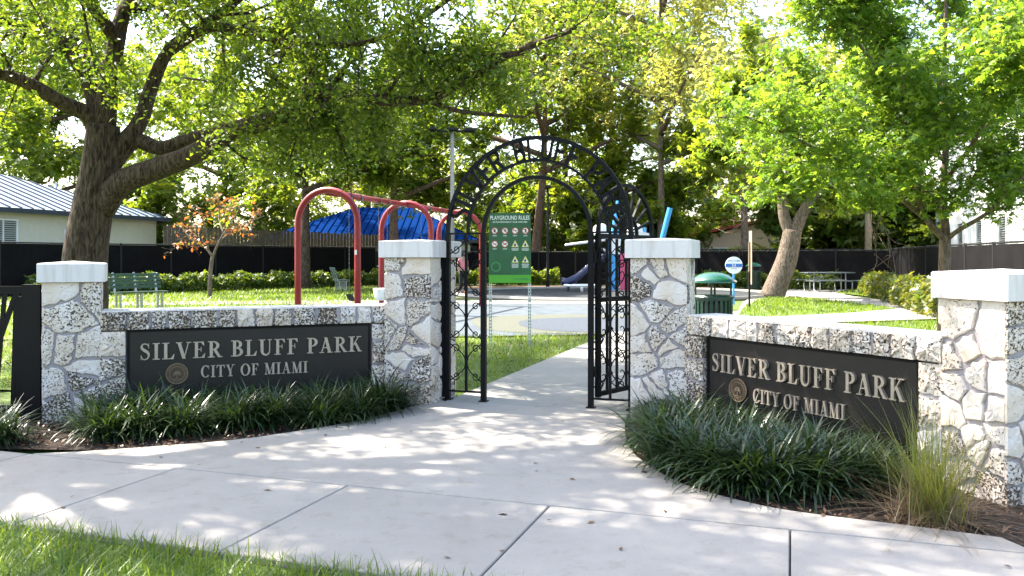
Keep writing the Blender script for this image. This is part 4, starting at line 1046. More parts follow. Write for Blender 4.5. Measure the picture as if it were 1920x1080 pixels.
# ------------------------------------------------------------------ person by the play pad
def skin(name, verts, edges, radii, mat, parent, root=0, sub=1):
    me = bpy.data.meshes.new(name); me.from_pydata(verts, edges, []); me.materials.append(MATS[mat]); o = add(name, me, parent)
    md = o.modifiers.new("skin", 'SKIN'); md.use_smooth_shade = True
    for i, r in enumerate(radii): me.skin_vertices[0].data[i].radius = r if hasattr(r, "__len__") else (r, r)
    me.skin_vertices[0].data[root].use_root = True
    sm = o.modifiers.new("sub", 'SUBSURF'); sm.levels = sub; sm.render_levels = sub
    return o
plain("skin_tone", (0.32, 0.19, 0.13), 0.6); plain("pink_shirt", (0.62, 0.20, 0.21), 0.85); plain("black_cloth", (0.015, 0.015, 0.018), 0.9); plain("hair_dark", (0.02, 0.014, 0.01), 0.6); plain("shoe_red", (0.25, 0.06, 0.045), 0.7)
pe = thing("person", "person in pink top and black trousers standing by the play pad", "person", ((868 - 960) / F * 33, 33, 0), math.radians(35))
bv = [(0, 0, .93), (0, .01, 1.12), (0, 0, 1.34), (0, -.01, 1.45), (0, -.02, 1.52), (0, -.02, 1.60), (0, -.02, 1.68),
      (.16, 0, 1.38), (.22, .03, 1.12), (.20, -.10, .92), (.18, -.18, .85), (-.16, 0, 1.38), (-.22, .03, 1.12), (-.22, -.06, .90), (-.21, -.11, .80),
      (.09, 0, .86), (.10, -.02, .48), (.10, .03, .09), (.10, -.10, .04), (-.09, 0, .86), (-.11, -.01, .48), (-.12, .04, .09), (-.13, -.08, .04)]
be = [(0, 1), (1, 2), (2, 3), (3, 4), (4, 5), (5, 6), (2, 7), (7, 8), (8, 9), (9, 10), (2, 11), (11, 12), (12, 13), (13, 14), (0, 15), (15, 16), (16, 17), (17, 18), (0, 19), (19, 20), (20, 21), (21, 22)]
br = [(.14, .10), (.125, .095), (.15, .10), (.06, .06), (.055, .055), (.085, .095), (.07, .08), .055, .042, .034, .028, .055, .042, .034, .028, .085, .058, .038, .035, .085, .058, .038, .035]
skin("body", bv, be, br, "skin_tone", pe)
tv = [bv[i] for i in (0, 1, 2, 7, 8, 11, 12)]
skin("shirt", [(0, 0, .90)] + tv[1:4] + [(.21, .02, 1.18)] + [tv[5], (-.21, .02, 1.18)], [(0, 1), (1, 2), (2, 3), (3, 4), (2, 5), (5, 6)], [(.17, .125), (.15, .115), (.17, .12), .07, .06, .07, .06], "pink_shirt", pe)
skin("trousers", [(0, 0, .93), bv[15], bv[16], (.10, .03, .12), bv[19], bv[20], (-.12, .04, .12)], [(0, 1), (1, 2), (2, 3), (0, 4), (4, 5), (5, 6)], [(.155, .115), .10, .075, .06, .10, .075, .06], "black_cloth", pe)
MB().lathe([(.001, .14), (.06, .125), (.10, .07), (.108, 0), (.10, -.09), (.07, -.16), (.05, -.17)], (0, .012, 1.64), 14).build("hair", "hair_dark", pe, smooth=True)
for sx, yy in ((.10, -.03), (-.125, -.02)): MB().box((sx, yy, .035), (.085, .25, .07)).build("shoe", "shoe_red", pe)

# ------------------------------------------------------------------ fences
def fence(label, pts, h, step, name="black_fence", lattice=0.0):
    t = thing(name, label, "fence", (pts[0][0], pts[0][1], 0), 0)
    for a, b in zip(pts[:-1], pts[1:]):
        A_, B_ = Vector((a[0], a[1], 0)), Vector((b[0], b[1], 0)); L = (B_ - A_).length; n = max(1, round(L / step)); rz = math.atan2(B_.y - A_.y, B_.x - A_.x)
        for k in range(n):
            p, q = A_.lerp(B_, k / n), A_.lerp(B_, (k + 1) / n); c = (p + q) / 2; l = (q - p).length
            MB().box((c.x, c.y, h / 2 - .02), (l - .09, .03, h - .06), rz).build("panel", "fence_mesh", t, world=True)
            MB().tube([(p.x, p.y, -.06), (p.x, p.y, h + .03)], .045, 8).build("post", "dark_pole", t, world=True)
        MB().tube([(a[0], a[1], h - .01), (b[0], b[1], h - .01)], .03, 8).build("top_rail", "dark_pole", t, world=True)
    return t
fence("long black screened fence behind the left lawn hedge, below the cream house", [(-23, 24), (-18.6, 30), (-13.8, 38.5), (-9, 44.5), (-7.4, 45)], 2.02, 2.5)
fence("black screened fence behind the play structure and picnic table", [(-7.4, 45), (1.5, 46.5), (9.5, 42.5), (16.5, 36)], 1.78, 2.5)
fence("black screened fence along the white building, behind the low flowering hedge", [(16.5, 36), (13.8, 26.5), (11.9, 19), (10.4, 12.5)], 1.84, 2.4)
# lattice strip above the back fence, a thing of its own
lt = thing("lattice_screen", "dark diagonal lattice screen in front of the pink house", "lattice", (8.6, 43.4, 0), math.atan2(-4, 8))
LL, lw = 9.0, .03
lf = MB().box((LL / 2, 0, 1.86), (LL, .05, .04)).box((LL / 2, 0, 1.02), (LL, .05, .04)); lf.build("frame", "dark_pole", lt)
for k in range(int(LL / .2)):
    x = k * .2
    if x + .8 < LL: MB().bar((x, -.006, 1.04), (x + .8, -.006, 1.84), .012, lw).build("slat", "dark_pole", lt); MB().bar((x + .8, .008, 1.04), (x, .008, 1.84), .012, lw).build("slat", "dark_pole", lt)
# old wooden fence between the black fence and the houses
wf = thing("wooden_fence", "old weathered wooden plank fence rising above the black fence", "fence", (-18, 41, 0), 0)
rg = random.Random(8)
for k in range(62):
    t_ = k / 61; x, y = -17.2 + 9.6 * t_, 41.0 + 6.2 * t_
    px_ = 960 + x / y * F
    top = np.interp(px_, [200, 235, 290, 700], [2.05, 2.15, 3.05, 2.75]) + rg.uniform(-.04, .04)
    MB().box((x, y, top / 2), (.165, .025, top), .57).build("plank", "old_wood", wf, world=True)
for z in (.6, 1.7): MB().bar((-17.2, 41.04, z), (-7.6, 47.24, z), .05, .09).build("rail", "old_wood", wf, world=True)

# ------------------------------------------------------------------ houses
def window(parent, M, w, h, mat="window_dark", frame="white_paint", mull=1):
    m = MB()
    for cx, cz, dx, dz in ((0, h / 2, w + .12, .07), (0, -h / 2, w + .12, .07), (-w / 2, 0, .07, h - .07), (w / 2, 0, .07, h - .07)): m.box((cx, 0, cz), (dx, .09, dz), M=M)
    for k in range(mull): m.box((-w / 2 + w * (k + 1) / (mull + 1), 0.003, 0), (.05, .08, h - .07), M=M)
    f = m.build("window", frame, parent); MB().box((0, .02, 0), (w, .03, h), M=M).build("pane", mat, f)
    sl_ = MB()
    for k in range(int(h / .09)): sl_.box((0, -.005, -h / 2 + .06 + .09 * k), (w - .05, .012, .05), M=M)
    sl_.build("blind", "galv", f)
def hip_house(name, label, O, rz, L, Dp, eave, ridge, wall, roof, rib, ribstep, inset, wins, over=.5):
    t = thing(name, label, "house", (O[0], O[1], 0), rz)
    MB().box((L / 2, Dp / 2, eave / 2), (L, Dp, eave)).build("wall", wall, t)
    e = [(-over, -over, eave), (L + over, -over, eave), (L + over, Dp + over, eave), (-over, Dp + over, eave)]
    r0, r1 = (inset, Dp / 2, ridge), (L - inset, Dp / 2, ridge)
    m = MB(); m.v = e + [r0, r1]; m.f = [(0, 1, 5, 4), (2, 3, 4, 5), (1, 2, 5), (3, 0, 4), (3, 2, 1, 0)]
    rf = m.build("roof", roof, t)
    m = MB(); n = int((L + 2 * over) / ribstep); Rv = lambda a, b, k: tuple(a[i] + (b[i] - a[i]) * k for i in range(3))
    for k in range(1, n):
        x = -over + k * (L + 2 * over) / n
        tt = min(1.0, (x + over) / (inset + over), (L + over - x) / (inset + over))
        for s in (0, 1):
            y0 = -over if s == 0 else Dp + over
            m.bar((x, y0, eave + .03), (x, y0 + (Dp / 2 - y0) * tt, eave + (ridge - eave) * tt + .03), .05, .06)
    for k in range(1, int((Dp + 2 * over) / ribstep)):
        y = -over + k * ribstep
        tt = min(1.0, (y + over) / (Dp / 2 + over), (Dp + over - y) / (Dp / 2 + over))
        for s in (0, 1):
            x0 = -over if s == 0 else L + over; x1 = x0 + ((inset if s == 0 else L - inset) - x0) * tt
            m.bar((x0, y, eave + .03), (x1, y, eave + (ridge - eave) * tt + .03), .05, .06)
    stuff(m.build("roof_ribs", rib, rf))
    MB().box((L / 2, -over - .012, eave - .09), (L + 2 * over, .02, .2)).box((L + over + .012, Dp / 2, eave - .09), (.02, Dp + 2 * over, .2)).box((-over - .012, Dp / 2, eave - .09), (.02, Dp + 2 * over, .2)).build("fascia", "roof_dark", t)
    for side, x, z, w, h in wins:
        if side == 'f': M = Matrix.Translation((x, -.02, z))
        else: M = Matrix.Translation((L + .02, x, z)) @ Matrix.Rotation(math.pi / 2, 4, 'Z')
        window(t, M, w, h)
    MB().tube([(1.0 + L * .75, Dp * .3, eave + .5), (1.0 + L * .75, Dp * .3, eave + 1.6)], .06, 8).build("vent_pipe", "roof_metal", rf)
    return t
ang = math.atan2(8, 2.5)
hip_house("cream_house", "cream house with a pale ribbed metal roof behind the oak trunk", (-23.6, 26.0), ang, 17.5, 10, 3.5, 5.5, "cream_wall", "roof_metal", "roof_dark", .55, 5, [('f', 8.55, 2.45, 1.3, 1.15), ('f', 12.2, 2.2, 1.0, 1.0), ('f', 5.0, 2.45, 1.4, 1.2)])
hip_house("blue_roof_house", "pale house with a bright blue ribbed roof behind the swing set", (-14.5, 49), .0, 12.0, 11, 2.5, 4.75, "cream_wall", "roof_blue", "roof_blue_rib", .42, 4.2, [('f', 3, 1.6, 1.3, 1.1), ('f', 9.5, 1.6, 1.3, 1.1)])
ph = thing("pink_house", "pink gabled house with red roof edge behind the lattice", "house", (11.6, 56, 0), 0)
MB().prism([(0, 0), (10, 0), (10, 2.75), (5.2, 3.75), (0, 2.65)], 0, 9, axis='y').build("wall", "pink_wall", ph)
m = MB()
for (xa, za), (xb, zb) in (((-.5, 2.66), (5.2, 3.86)), ((5.2, 3.86), (10.6, 2.75))):
    m.prism([(xa, za), (xb, zb), (xb, zb + .16), (xa, za + .16)], -.4, 9.4, axis='y')
m.build("roof", "roof_red", ph)
window(ph, Matrix.Translation((2.4, -.02, 1.6)), 1.2, 1.0); window(ph, Matrix.Translation((7.2, -.02, 1.6)), 1.2, 1.0)
wbld = thing("white_building", "two-storey white building behind the screened fence and the maple", "building", (15.4, 20.0, 0), math.atan2(21, 6.2))
MB().box((14, -3.5, 3.6), (28, 7, 7.2)).build("wall", "white_wall", wbld)
MB().box((14, -3.5, 7.28), (28.4, 7.4, .18)).build("parapet", "white_paint", wbld)
for k in range(8):
    for z in (2.2, 5.3): window(wbld, Matrix.Translation((2.0 + 3.4 * k, .02, z)) @ Matrix.Rotation(math.pi, 4, 'Z'), 1.0, 1.7, mull=0)
for k in range(7): MB().box((3.7 + 3.4 * k, .06, 3.6), (.22, .12, 7.1)).build("pilaster", "white_paint", wbld)
# ------------------------------------------------------------------ trees
def branch_path(p0, d0, L, rng, n=5, wander=.25, lift=0.0):
    P = [np.array(p0, float)]; d = np.array(d0, float); d /= np.linalg.norm(d)
    for k in range(n):
        d = d + rng.normal(size=3) * wander + np.array([0, 0, lift]); d /= np.linalg.norm(d); P.append(P[-1] + d * L / n)
    return P
def tree(name, label, cat_loc, limbs, rng, n_leaf, leaf_size, tmpl, leaf_mat, bark, sec=(.5, 1.4), ter=(.3, .6), start=.3, zmin=0.0, sec_step=.45, spread=.16,
         lift=.05, keep=None, up=.6, droop=.3, group=None, tw=.9, outward=0.0, clump_p=2.2):
    """limbs: list of (points, r0, r1, bare fraction); secondary and twig branches are grown from them; leaves sit round the twigs"""
    t = thing(name, label, "tree", (cat_loc[0], cat_loc[1], 0), 0, group)
    wood = MB(); tw_pts = []
    cx = np.array([cat_loc[0], cat_loc[1], 0.0])
    for pts, r0, r1, bare in limbs:
        P = smooth_line(pts, 4); n = len(P)
        wood.tube([tuple(p) for p in P], [r0 + (r1 - r0) * (k / (n - 1)) ** .8 for k in range(n)], 12 if r0 > .12 else 7)
        seg = [np.linalg.norm(P[k + 1] - P[k]) for k in range(n - 1)]; tot = sum(seg); s = bare * tot; cum = np.concatenate([[0], np.cumsum(seg)])
        while s < tot:
            k = min(np.searchsorted(cum, s) - 1, n - 2); k = max(k, 0); f = (s - cum[k]) / (seg[k] + 1e-9); p = P[k] + (P[k + 1] - P[k]) * f
            tang = (P[k + 1] - P[k]) / (seg[k] + 1e-9)
            d = rng.normal(size=3); d -= tang * d.dot(tang) * .7; d += tang * .35; d[2] += lift
            d += outward * (p - cx) * np.array([1, 1, 0]) / (np.linalg.norm((p - cx)[:2]) + .3)
            L = rng.uniform(*sec); rr = max(.008, (r0 + (r1 - r0) * s / tot) * .32)
            B = branch_path(p, d, L, rng, 4, .22, lift * .5)
            wood.tube([tuple(q) for q in B], [rr * (1 - .75 * i / 4) for i in range(5)], 5)
            for j in range(1, 5):
                for _ in range(3):
                    d2 = rng.normal(size=3) + (B[j] - B[j - 1]) / (np.linalg.norm(B[j] - B[j - 1]) + 1e-9) * tw; d2[2] += lift
                    T = branch_path(B[j], d2, rng.uniform(*ter), rng, 3, .25)
                    wood.tube([tuple(q) for q in T], [max(.004, rr * .3), .005, .004, .003], 3)
                    tw_pts.append(T)
            s += sec_step * rng.uniform(.7, 1.3)
    wood.build("trunk", bark, t, world=True, smooth=True)
    A = np.array(tw_pts)                               # m,4,3
    w = rng.random(len(A)) ** clump_p + .03                # uneven clumps
    idx = rng.choice(len(A), n_leaf, p=w / w.sum()); q = rng.random(n_leaf) * 2.999; k = q.astype(int); f = (q - k)[:, None]
    pos = A[idx, k] * (1 - f) + A[idx, k + 1] * f + rng.normal(size=(n_leaf, 3)) * spread
    ok = pos[:, 2] > zmin
    if keep is not None: ok &= keep(pos)
    pos = pos[ok]
    V, Fc, r = leaves(pos, leaf_size, tmpl, rng, up, droop)
    bulk("crown", V, Fc, leaf_mat, t, world=True, rnd=r)
    return t
def flat_outline(pos, D0):
    """crown outline tables are read in the upright plane through the trunk at depth D0 (a fixed plane in the world)"""
    return 960 + pos[:, 0] / D0 * F, H0 - (pos[:, 2] - EYE) / D0 * F
# --- the spreading oak
OD = 13.5
def L_(pts): return [W(x, y, OD + dd) for x, y, dd in pts]
oak_limbs = [
    (L_([(150, 660, 0), (158, 560, 0), (160, 480, 0), (172, 400, 0), (183, 340, 0), (190, 285, 0), (194, 235, 0)]), .40, .25, 2),
    (L_([(186, 250, 0), (165, 215, -.1), (120, 195, -.3), (60, 160, -.6), (0, 138, -.8), (-110, 110, -1.2), (-260, 60, -1.6)]), .17, .06, .35),
    (L_([(190, 240, 0), (172, 170, .1), (140, 110, .2), (85, 55, .3), (0, 35, .2), (-120, 10, 0)]), .16, .06, .35),
    (L_([(194, 245, 0), (205, 150, .0), (222, 60, .1), (235, 0, .2), (245, -130, .4), (240, -280, .6)]), .19, .06, .4),
    (L_([(195, 310, 0), (235, 265, .1), (264, 225, .2), (285, 160, .3), (318, 92, .3), (370, 55, .2), (450, -5, 0), (560, -120, -.6), (680, -220, -1)]), .17, .04, .42),
    (L_([(200, 320, .1), (250, 265, .2), (300, 278, .1), (350, 262, 0), (400, 248, -.2), (450, 235, -.4), (530, 222, -.7), (590, 190, -1.1), (650, 130, -1.5)]), .16, .035, .45),
    (L_([(190, 390, 0), (225, 345, -.1), (290, 318, -.2), (345, 298, -.4), (388, 275, -.6), (450, 240, -.8), (545, 212, -1.1), (585, 168, -1.3), (690, 186, -1.7), (800, 186, -2.0), (870, 152, -2.3), (960, 100, -2.6), (1090, 50, -3.0)]), .23, .03, .42),
    (L_([(318, 95, .3), (390, 52, 0), (455, 58, -.3), (530, 78, -.7), (580, 84, -1.0), (680, 80, -1.6), (780, 40, -2.2), (880, -30, -2.8)]), .10, .03, .15),
    (L_([(800, 186, -2.0), (860, 208, -2.1), (985, 220, -2.3)]), .05, .02, .3),
    (L_([(222, 80, .1), (150, -20, -1.2), (60, -120, -2.8), (0, -250, -4.5)]), .12, .04, .3),
    (L_([(232, 20, .2), (330, -100, -1.5), (450, -220, -3.2), (600, -330, -5.0)]), .13, .04, .25),
    (L_([(240, -60, .3), (330, -130, 1.5), (450, -160, 3.0), (560, -180, 4.5)]), .12, .04, .25),
    (L_([(205, 150, 0), (120, 60, 1.5), (20, 0, 3.2), (-80, -20, 4.5)]), .12, .04, .3),
]
def oak_keep(p):
    x, y = flat_outline(p, OD)
    ok = y < np.interp(x, [-200, 0, 60, 135, 150, 320, 420, 560, 700, 820, 900, 1000, 1120], [340, 330, 400, 430, 330, 300, 330, 340, 335, 330, 260, 250, 235])
    bole = (np.abs(p[:, 0] + 6.85) < .65) & (p[:, 2] < 3.9) & (np.abs(p[:, 1] - OD) < 2.2)     # no leaves round the bare bole
    return ok & ~bole
tree("spreading_oak", "big spreading oak with thick dark trunk behind the short shaded pillar", ((160 - 960) / F * OD, OD), oak_limbs, np.random.default_rng(1), 102000, .084, LEAF_OAK, "leaf_oak", "bark_oak",
     sec=(.8, 1.9), ter=(.35, .8), sec_step=.26, zmin=2.0, clump_p=1.6, keep=oak_keep, spread=.13)
# --- maple behind the end pillar
MD = 12.8
def M_(pts): return [W(x, y, MD + dd) for x, y, dd in pts]
maple_limbs = [
    (M_([(1768, 670, 0), (1770, 560, 0), (1771, 480, 0), (1772, 440, 0)]), .105, .085, 2),
    (M_([(1772, 450, 0), (1740, 415, -.1), (1722, 370, -.3), (1725, 300, -.5), (1690, 210, -.8), (1640, 120, -1.2), (1590, 60, -1.5)]), .055, .02, .25),
    (M_([(1773, 440, 0), (1768, 350, .1), (1775, 250, .2), (1770, 120, .3), (1775, -40, .2), (1770, -200, .2)]), .07, .02, .25),
    (M_([(1773, 450, 0), (1800, 430, -.2), (1850, 400, -.5), (1900, 350, -.8), (1980, 280, -1)]), .045, .015, .3),
    (M_([(1772, 400, 0), (1830, 330, .3), (1870, 220, .6), (1900, 90, .8), (1930, -60, 1)]), .05, .02, .25),
    (M_([(1735, 410, -.1), (1660, 350, -.5), (1570, 300, -.9), (1470, 250, -1.2), (1390, 215, -1.4)]), .04, .015, .3),
    (M_([(1725, 330, -.3), (1640, 250, .3), (1540, 170, .8), (1440, 130, 1.0)]), .04, .015, .25),
    (M_([(1770, 260, .2), (1690, 130, -.6), (1580, 20, -1), (1500, -60, -1.2)]), .04, .015, .2),
    (M_([(1770, 300, 0), (1700, 240, 1.2), (1650, 150, 2.2), (1600, 60, 3)]), .04, .015, .25),
    (M_([(1772, 340, 0), (1830, 260, -1.2), (1880, 160, -2.2), (1960, 80, -3)]), .04, .015, .25),
    (M_([(1700, 370, -.3), (1600, 360, -.2), (1500, 340, -.1), (1400, 330, 0)]), .03, .012, .35),
]
def maple_keep(p):
    x, y = flat_outline(p, MD)
    ok = (y < np.interp(x, [1280, 1330, 1420, 1560, 1640, 1700, 1740, 1800, 1860, 1930, 2100], [300, 360, 385, 400, 400, 440, 400, 440, 450, 420, 420])) & (y > np.interp(x, [1290, 1340, 1420, 1440, 1500], [170, 140, 90, 0, -900]))
    return ok & (x > 1292)
tree("maple_tree", "bright green young maple growing behind the end pillar and the right wall", ((1770 - 960) / F * MD, MD), maple_limbs, np.random.default_rng(2), 38000, .125, LEAF_MAPLE, "leaf_maple", "bark_young",
     sec=(.5, 1.3), ter=(.25, .55), sec_step=.26, zmin=1.7, keep=maple_keep, spread=.14, up=.9, droop=.5)
# --- generic trees farther back
def far_tree(name, label, px, base_y, top_y, rad_px, trunk_px, n, size, leaf, bark, seed, lean=0.0, tmpl=LEAF_CLUSTER, low=.35, fork=7, D=None, group=None, spread=.22, bare=.3, sec=None, keep=None):
    rng = np.random.default_rng(seed)
    D = D or 2247.5 / (base_y - H0); X = (px - 960) / F * D; Ht = EYE + (H0 - top_y) / F * D; Rr = rad_px / F * D; r0 = trunk_px / F * D / 2
    lx = lean / F * D
    fz = Ht * low
    trunk = [(X, D, -.1), (X + lx * .3, D, fz * .5), (X + lx, D + .1, fz), (X + lx * 1.3, D, Ht * .62), (X + lx * 1.4, D, Ht * .93)]
    limbs = [(trunk, r0, r0 * .2, low + .1)]
    for k in range(fork):
        a = 2.4 * k + rng.uniform(-.4, .4); t_ = low + (.85 - low) * (k + .3) / fork; z = Ht * t_; R_ = Rr * (1.0 - .45 * max(0, (t_ - .55)) / .45) * rng.uniform(.8, 1.1)
        p0 = np.array([X + lx * min(1.3, t_ / low), D, z]); c, s = math.cos(a), math.sin(a)
        limbs.append(([tuple(p0), tuple(p0 + np.array([c * R_ * .35, s * R_ * .35, Ht * .06])), tuple(p0 + np.array([c * R_ * .7, s * R_ * .7, Ht * .11])), tuple(p0 + np.array([c * R_, s * R_, Ht * .12]))], r0 * .5, r0 * .12, bare))
    return tree(name, label, (X, D), limbs, rng, n, size, tmpl, leaf, bark, sec=sec or (Rr * .28, Rr * .55), ter=(Rr * .12, Rr * .25), sec_step=Rr * .17, zmin=Ht * low * .7, spread=spread, group=group, keep=keep, up=.7)
LD = 30.4
def K_(pts): return [W(x, y, LD + dd) for x, y, dd in pts]
tree("leaning_tree", "thick pale forked trunk leaning over the small lawn beside the winding path", ((1455 - 960) / F * LD, LD), [
    (K_([(1446, 560, 0), (1458, 530, 0), (1474, 490, 0), (1482, 455, 0), (1486, 432, 0)]), .46, .33, 2),
    (K_([(1484, 440, 0), (1470, 405, .1), (1466, 360, .2), (1462, 300, .3), (1450, 220, .5), (1430, 130, .8)]), .26, .07, .35),
    (K_([(1487, 440, 0), (1505, 400, -.1), (1530, 365, -.3), (1570, 330, -.6), (1620, 270, -1), (1660, 190, -1.4)]), .27, .07, .35),
    (K_([(1468, 370, .2), (1420, 320, -.8), (1370, 270, -1.8), (1330, 230, -2.5)]), .12, .04, .25),
    (K_([(1464, 310, .3), (1510, 240, 1.4), (1550, 160, 2.4)]), .12, .04, .2), (K_([(1455, 240, .5), (1400, 180, 1.2), (1350, 150, 2)]), .10, .04, .2)],
    np.random.default_rng(31), 13000, .17, LEAF_CLUSTER, "leaf_mid", "bark_pale", sec=(1.0, 2.2), ter=(.5, 1.0), sec_step=.5, zmin=3.0, spread=.2)
far_tree("shade_tree", "straight dark trunk standing behind the first red swing arch", 572, 541, 60, 260, 24, 12000, .22, "leaf_mid", "bark_oak", 32, low=.36)
far_tree("shade_tree", "reddish brown trunk standing behind the second red swing arch", 738, 538, 90, 190, 26, 12000, .24, "leaf_mid", "bark_brown", 33, low=.34)
far_tree("pale_tree", "tall airy tree with fine yellowish foliage behind the play structure", 1240, 533, -190, 270, 20, 21000, .18, "leaf_yellow", "bark_pale", 34, low=.30, fork=14, spread=.5)
far_tree("shade_tree", "leaning dark trunk right behind the rules sign and lamp post", 1004, 530, -20, 210, 24, 8000, .24, "leaf_mid", "bark_brown", 35, lean=14, low=.36, fork=9)
far_tree("shade_tree", "slim straight trunk between the pink house and the far litter bin", 1396, 535, 190, 150, 19, 7000, .22, "leaf_mid", "bark_pale", 36, low=.55)
far_tree("dark_tree", "dense dark evergreen behind the fan-topped gate leaf", 1150, 0, 290, 130, 22, 5000, .28, "leaf_mid", "bark_brown", 37, D=49, low=.12)
far_tree("dark_tree", "dense dark evergreen between the blue pole and the pink house", 1240, 0, 330, 55, 18, 4000, .28, "leaf_mid", "bark_brown", 38, D=50, low=.12)
far_tree("dark_tree", "dark leafy thicket behind the picnic table and wooden pole", 1560, 0, 355, 130, 20, 8000, .30, "leaf_dark", "bark_brown", 39, D=46, low=.15)
far_tree("dark_tree", "dark leafy thicket at the corner where the two black fences meet", 1690, 0, 340, 110, 20, 7000, .30, "leaf_dark", "bark_brown", 40, D=45, low=.15)
BGT0 = [("sunny yellow-green shrub tree behind the rules sign and lamp post", 1075, 330, 110, 50, "leaf_mid", 51), ("low leafy tree filling the gap behind the person and arch post", 905, 395, 80, 52, "leaf_mid", 52),
        ("leafy tree behind the twin trunks left of the lamp post", 975, 300, 110, 54, "leaf_mid", 53), ("sunny tree behind the blue climbing pole", 1215, 320, 120, 56, "leaf_mid", 54), ("leafy tree beside the pink gable", 1330, 340, 100, 60, "leaf_mid", 55),
        ("leafy tree between the wooden fence and blue roof", 480, 330, 120, 58, "leaf_mid", 56), ("leafy tree above the cream house gable end", 300, 290, 120, 47, "leaf_mid", 57), ("leafy tree behind the utility pole", 1610, 300, 120, 52, "leaf_mid", 58)]
for lab, px, ty, rp, D_, lf_, sd in BGT0:
    far_tree("background_tree", lab, px, 0, ty, rp, 16, 4200, .27, lf_, "bark_brown", sd, D=D_, low=.10, group="trees beyond the fences", spread=.3)
BGT = [("pale green tree behind the cream house roof", 60, -20, 230, 52, "leaf_mid", 41), ("broad tree over the gap between cream and blue roofs", 420, -10, 260, 58, "leaf_mid", 42),
       ("yellow-green tree behind the blue-roofed house", 690, 150, 200, 66, "leaf_yellow", 43), ("tall tree behind the leaning dark trunk", 1060, -60, 230, 58, "leaf_mid", 45),
       ("pale tall tree behind the pink house", 1430, 60, 230, 64, "leaf_yellow", 46), ("leafy tree behind the white building corner", 1640, 120, 200, 56, "leaf_mid", 47), ("tree far left beyond the cream house", -130, 60, 240, 50, "leaf_mid", 48)]
for lab, px, ty, rp, D_, lf_, sd in BGT:
    far_tree("background_tree", lab, px, 0, ty, rp, 22, 8500, .30, lf_, "bark_brown", sd, D=D_, low=.25, group="trees beyond the fences", spread=.35)
# small flowering tree on the left lawn
cx_, cd_ = G(395, 557)
def C_(pts): return [W(x, y, cd_ + d) for x, y, d in pts]
tree("crape_myrtle", "small pale-stemmed tree with sparse orange leaves on the left lawn", (cx_, cd_), [
    (C_([(393, 560, 0), (394, 520, 0), (397, 490, 0), (399, 480, 0)]), .085, .065, 2),
    (C_([(399, 482, 0), (385, 465, .2), (360, 450, .3), (345, 432, .5), (338, 425, .6)]), .05, .012, .35), (C_([(399, 482, 0), (410, 455, -.2), (425, 430, -.4), (445, 400, -.5), (455, 375, -.5)]), .05, .012, .3),
    (C_([(390, 468, .1), (388, 440, -.3), (380, 410, -.6), (370, 385, -.8)]), .04, .012, .3), (C_([(412, 452, -.2), (440, 430, .5), (470, 415, .9), (495, 405, 1.1)]), .035, .012, .3), (C_([(420, 440, -.2), (410, 405, .5), (420, 375, .9)]), .035, .012, .3)],
    np.random.default_rng(5), 420, .15, LEAF_OAK, "leaf_autumn", "bark_pale", sec=(.35, .9), ter=(.2, .5), sec_step=.32, zmin=1.5, spread=.05)
# street tree beside the walk, left of the frame: its crown reaches over the walk and throws the dappled shade
TX, TY = -8.2, 8.0
st = [(TX, TY, -.1), (TX + .1, TY, 2.4), (TX + .3, TY + .1, 4.6), (TX + .7, TY + .2, 7.5), (TX + 1.0, TY + .3, 11.5)]
rs_ = np.random.default_rng(9); sl_ = [(st, .34, .07, .6)]
for k in range(22):
    a = 2.4 * k if k < 13 else math.radians((-75, -50, -25, 5, 30, -30, -20, -10, -38)[k - 13]); p0 = np.array([TX + .45, TY + .1, 5.6 + .4 * (k % 13)]); c, s = math.cos(a), math.sin(a); R_ = (5.4 + 2.0 * max(0, c) + 1.0 * max(0, -s)) * (1 - .025 * k)
    sl_.append(([tuple(p0), tuple(p0 + np.array([c * R_ * .4, s * R_ * .4, .9])), tuple(p0 + np.array([c * R_ * .75, s * R_ * .75, 1.5])), tuple(p0 + np.array([c * R_, s * R_, 1.7]))], .13, .03, .3))
tree("street_tree", "leafy oak by the roadside shading the sidewalk and entrance", (TX, TY), sl_, rs_, 28500, .12, LEAF_OAK, "leaf_oak", "bark_oak", sec=(.8, 1.8), ter=(.35, .8), sec_step=.34, zmin=5.3, spread=.16, clump_p=5)

# ------------------------------------------------------------------ hedges
def hedge(label, a, b, w, h, n, mat, size=.09):
    rng = np.random.default_rng(int(abs(a[0] * 10)) + 3); A_, B_ = np.array(a), np.array(b); L = np.linalg.norm(B_ - A_); d = (B_ - A_) / L; nn = np.array([-d[1], d[0]])
    t = thing("hedge", label, "hedge", (a[0], a[1], 0), 0)
    s = rng.random(n) * L; th = rng.random(n) * math.pi * 1.3 - .15 * math.pi
    bump = 1 + .12 * np.sin(s * 3.1) + .1 * np.sin(s * 7.3 + 1); r = np.sqrt(rng.random(n)) * .5 + .55
    off = np.cos(th) * w / 2 * r * bump; z = np.abs(np.sin(th)) ** .6 * h * r * bump * .95
    pos = np.column_stack([A_[0] + d[0] * s + nn[0] * off, A_[1] + d[1] * s + nn[1] * off, np.maximum(z, .02)])
    V, Fc, r_ = leaves(pos, size, LEAF_CLUSTER, rng, .5, .1); bulk("foliage", V, Fc, mat, t, world=True, rnd=r_)
    m = MB(); k = int(L / .6)
    for i in range(k):
        p = A_ + d * (i + .5) * L / k; m.tube([(p[0], p[1], -.06), (p[0] + .05, p[1], h * .4), (p[0] - .05, p[1] + .05, h * .75)], [.02, .014, .006], 5)
    m.build("stems", "bark_brown", t, world=True)
hedge("long low dark hedge along the black fence behind the left lawn", (-17.6, 30.2), (-6.4, 43.6), .9, .72, 9000, "leaf_hedge", .12)
hedge("low hedge of shrubs between the play rubber and the back fence", (-6.0, 43.8), (2.5, 44.8), .9, .8, 5000, "leaf_mid", .13)
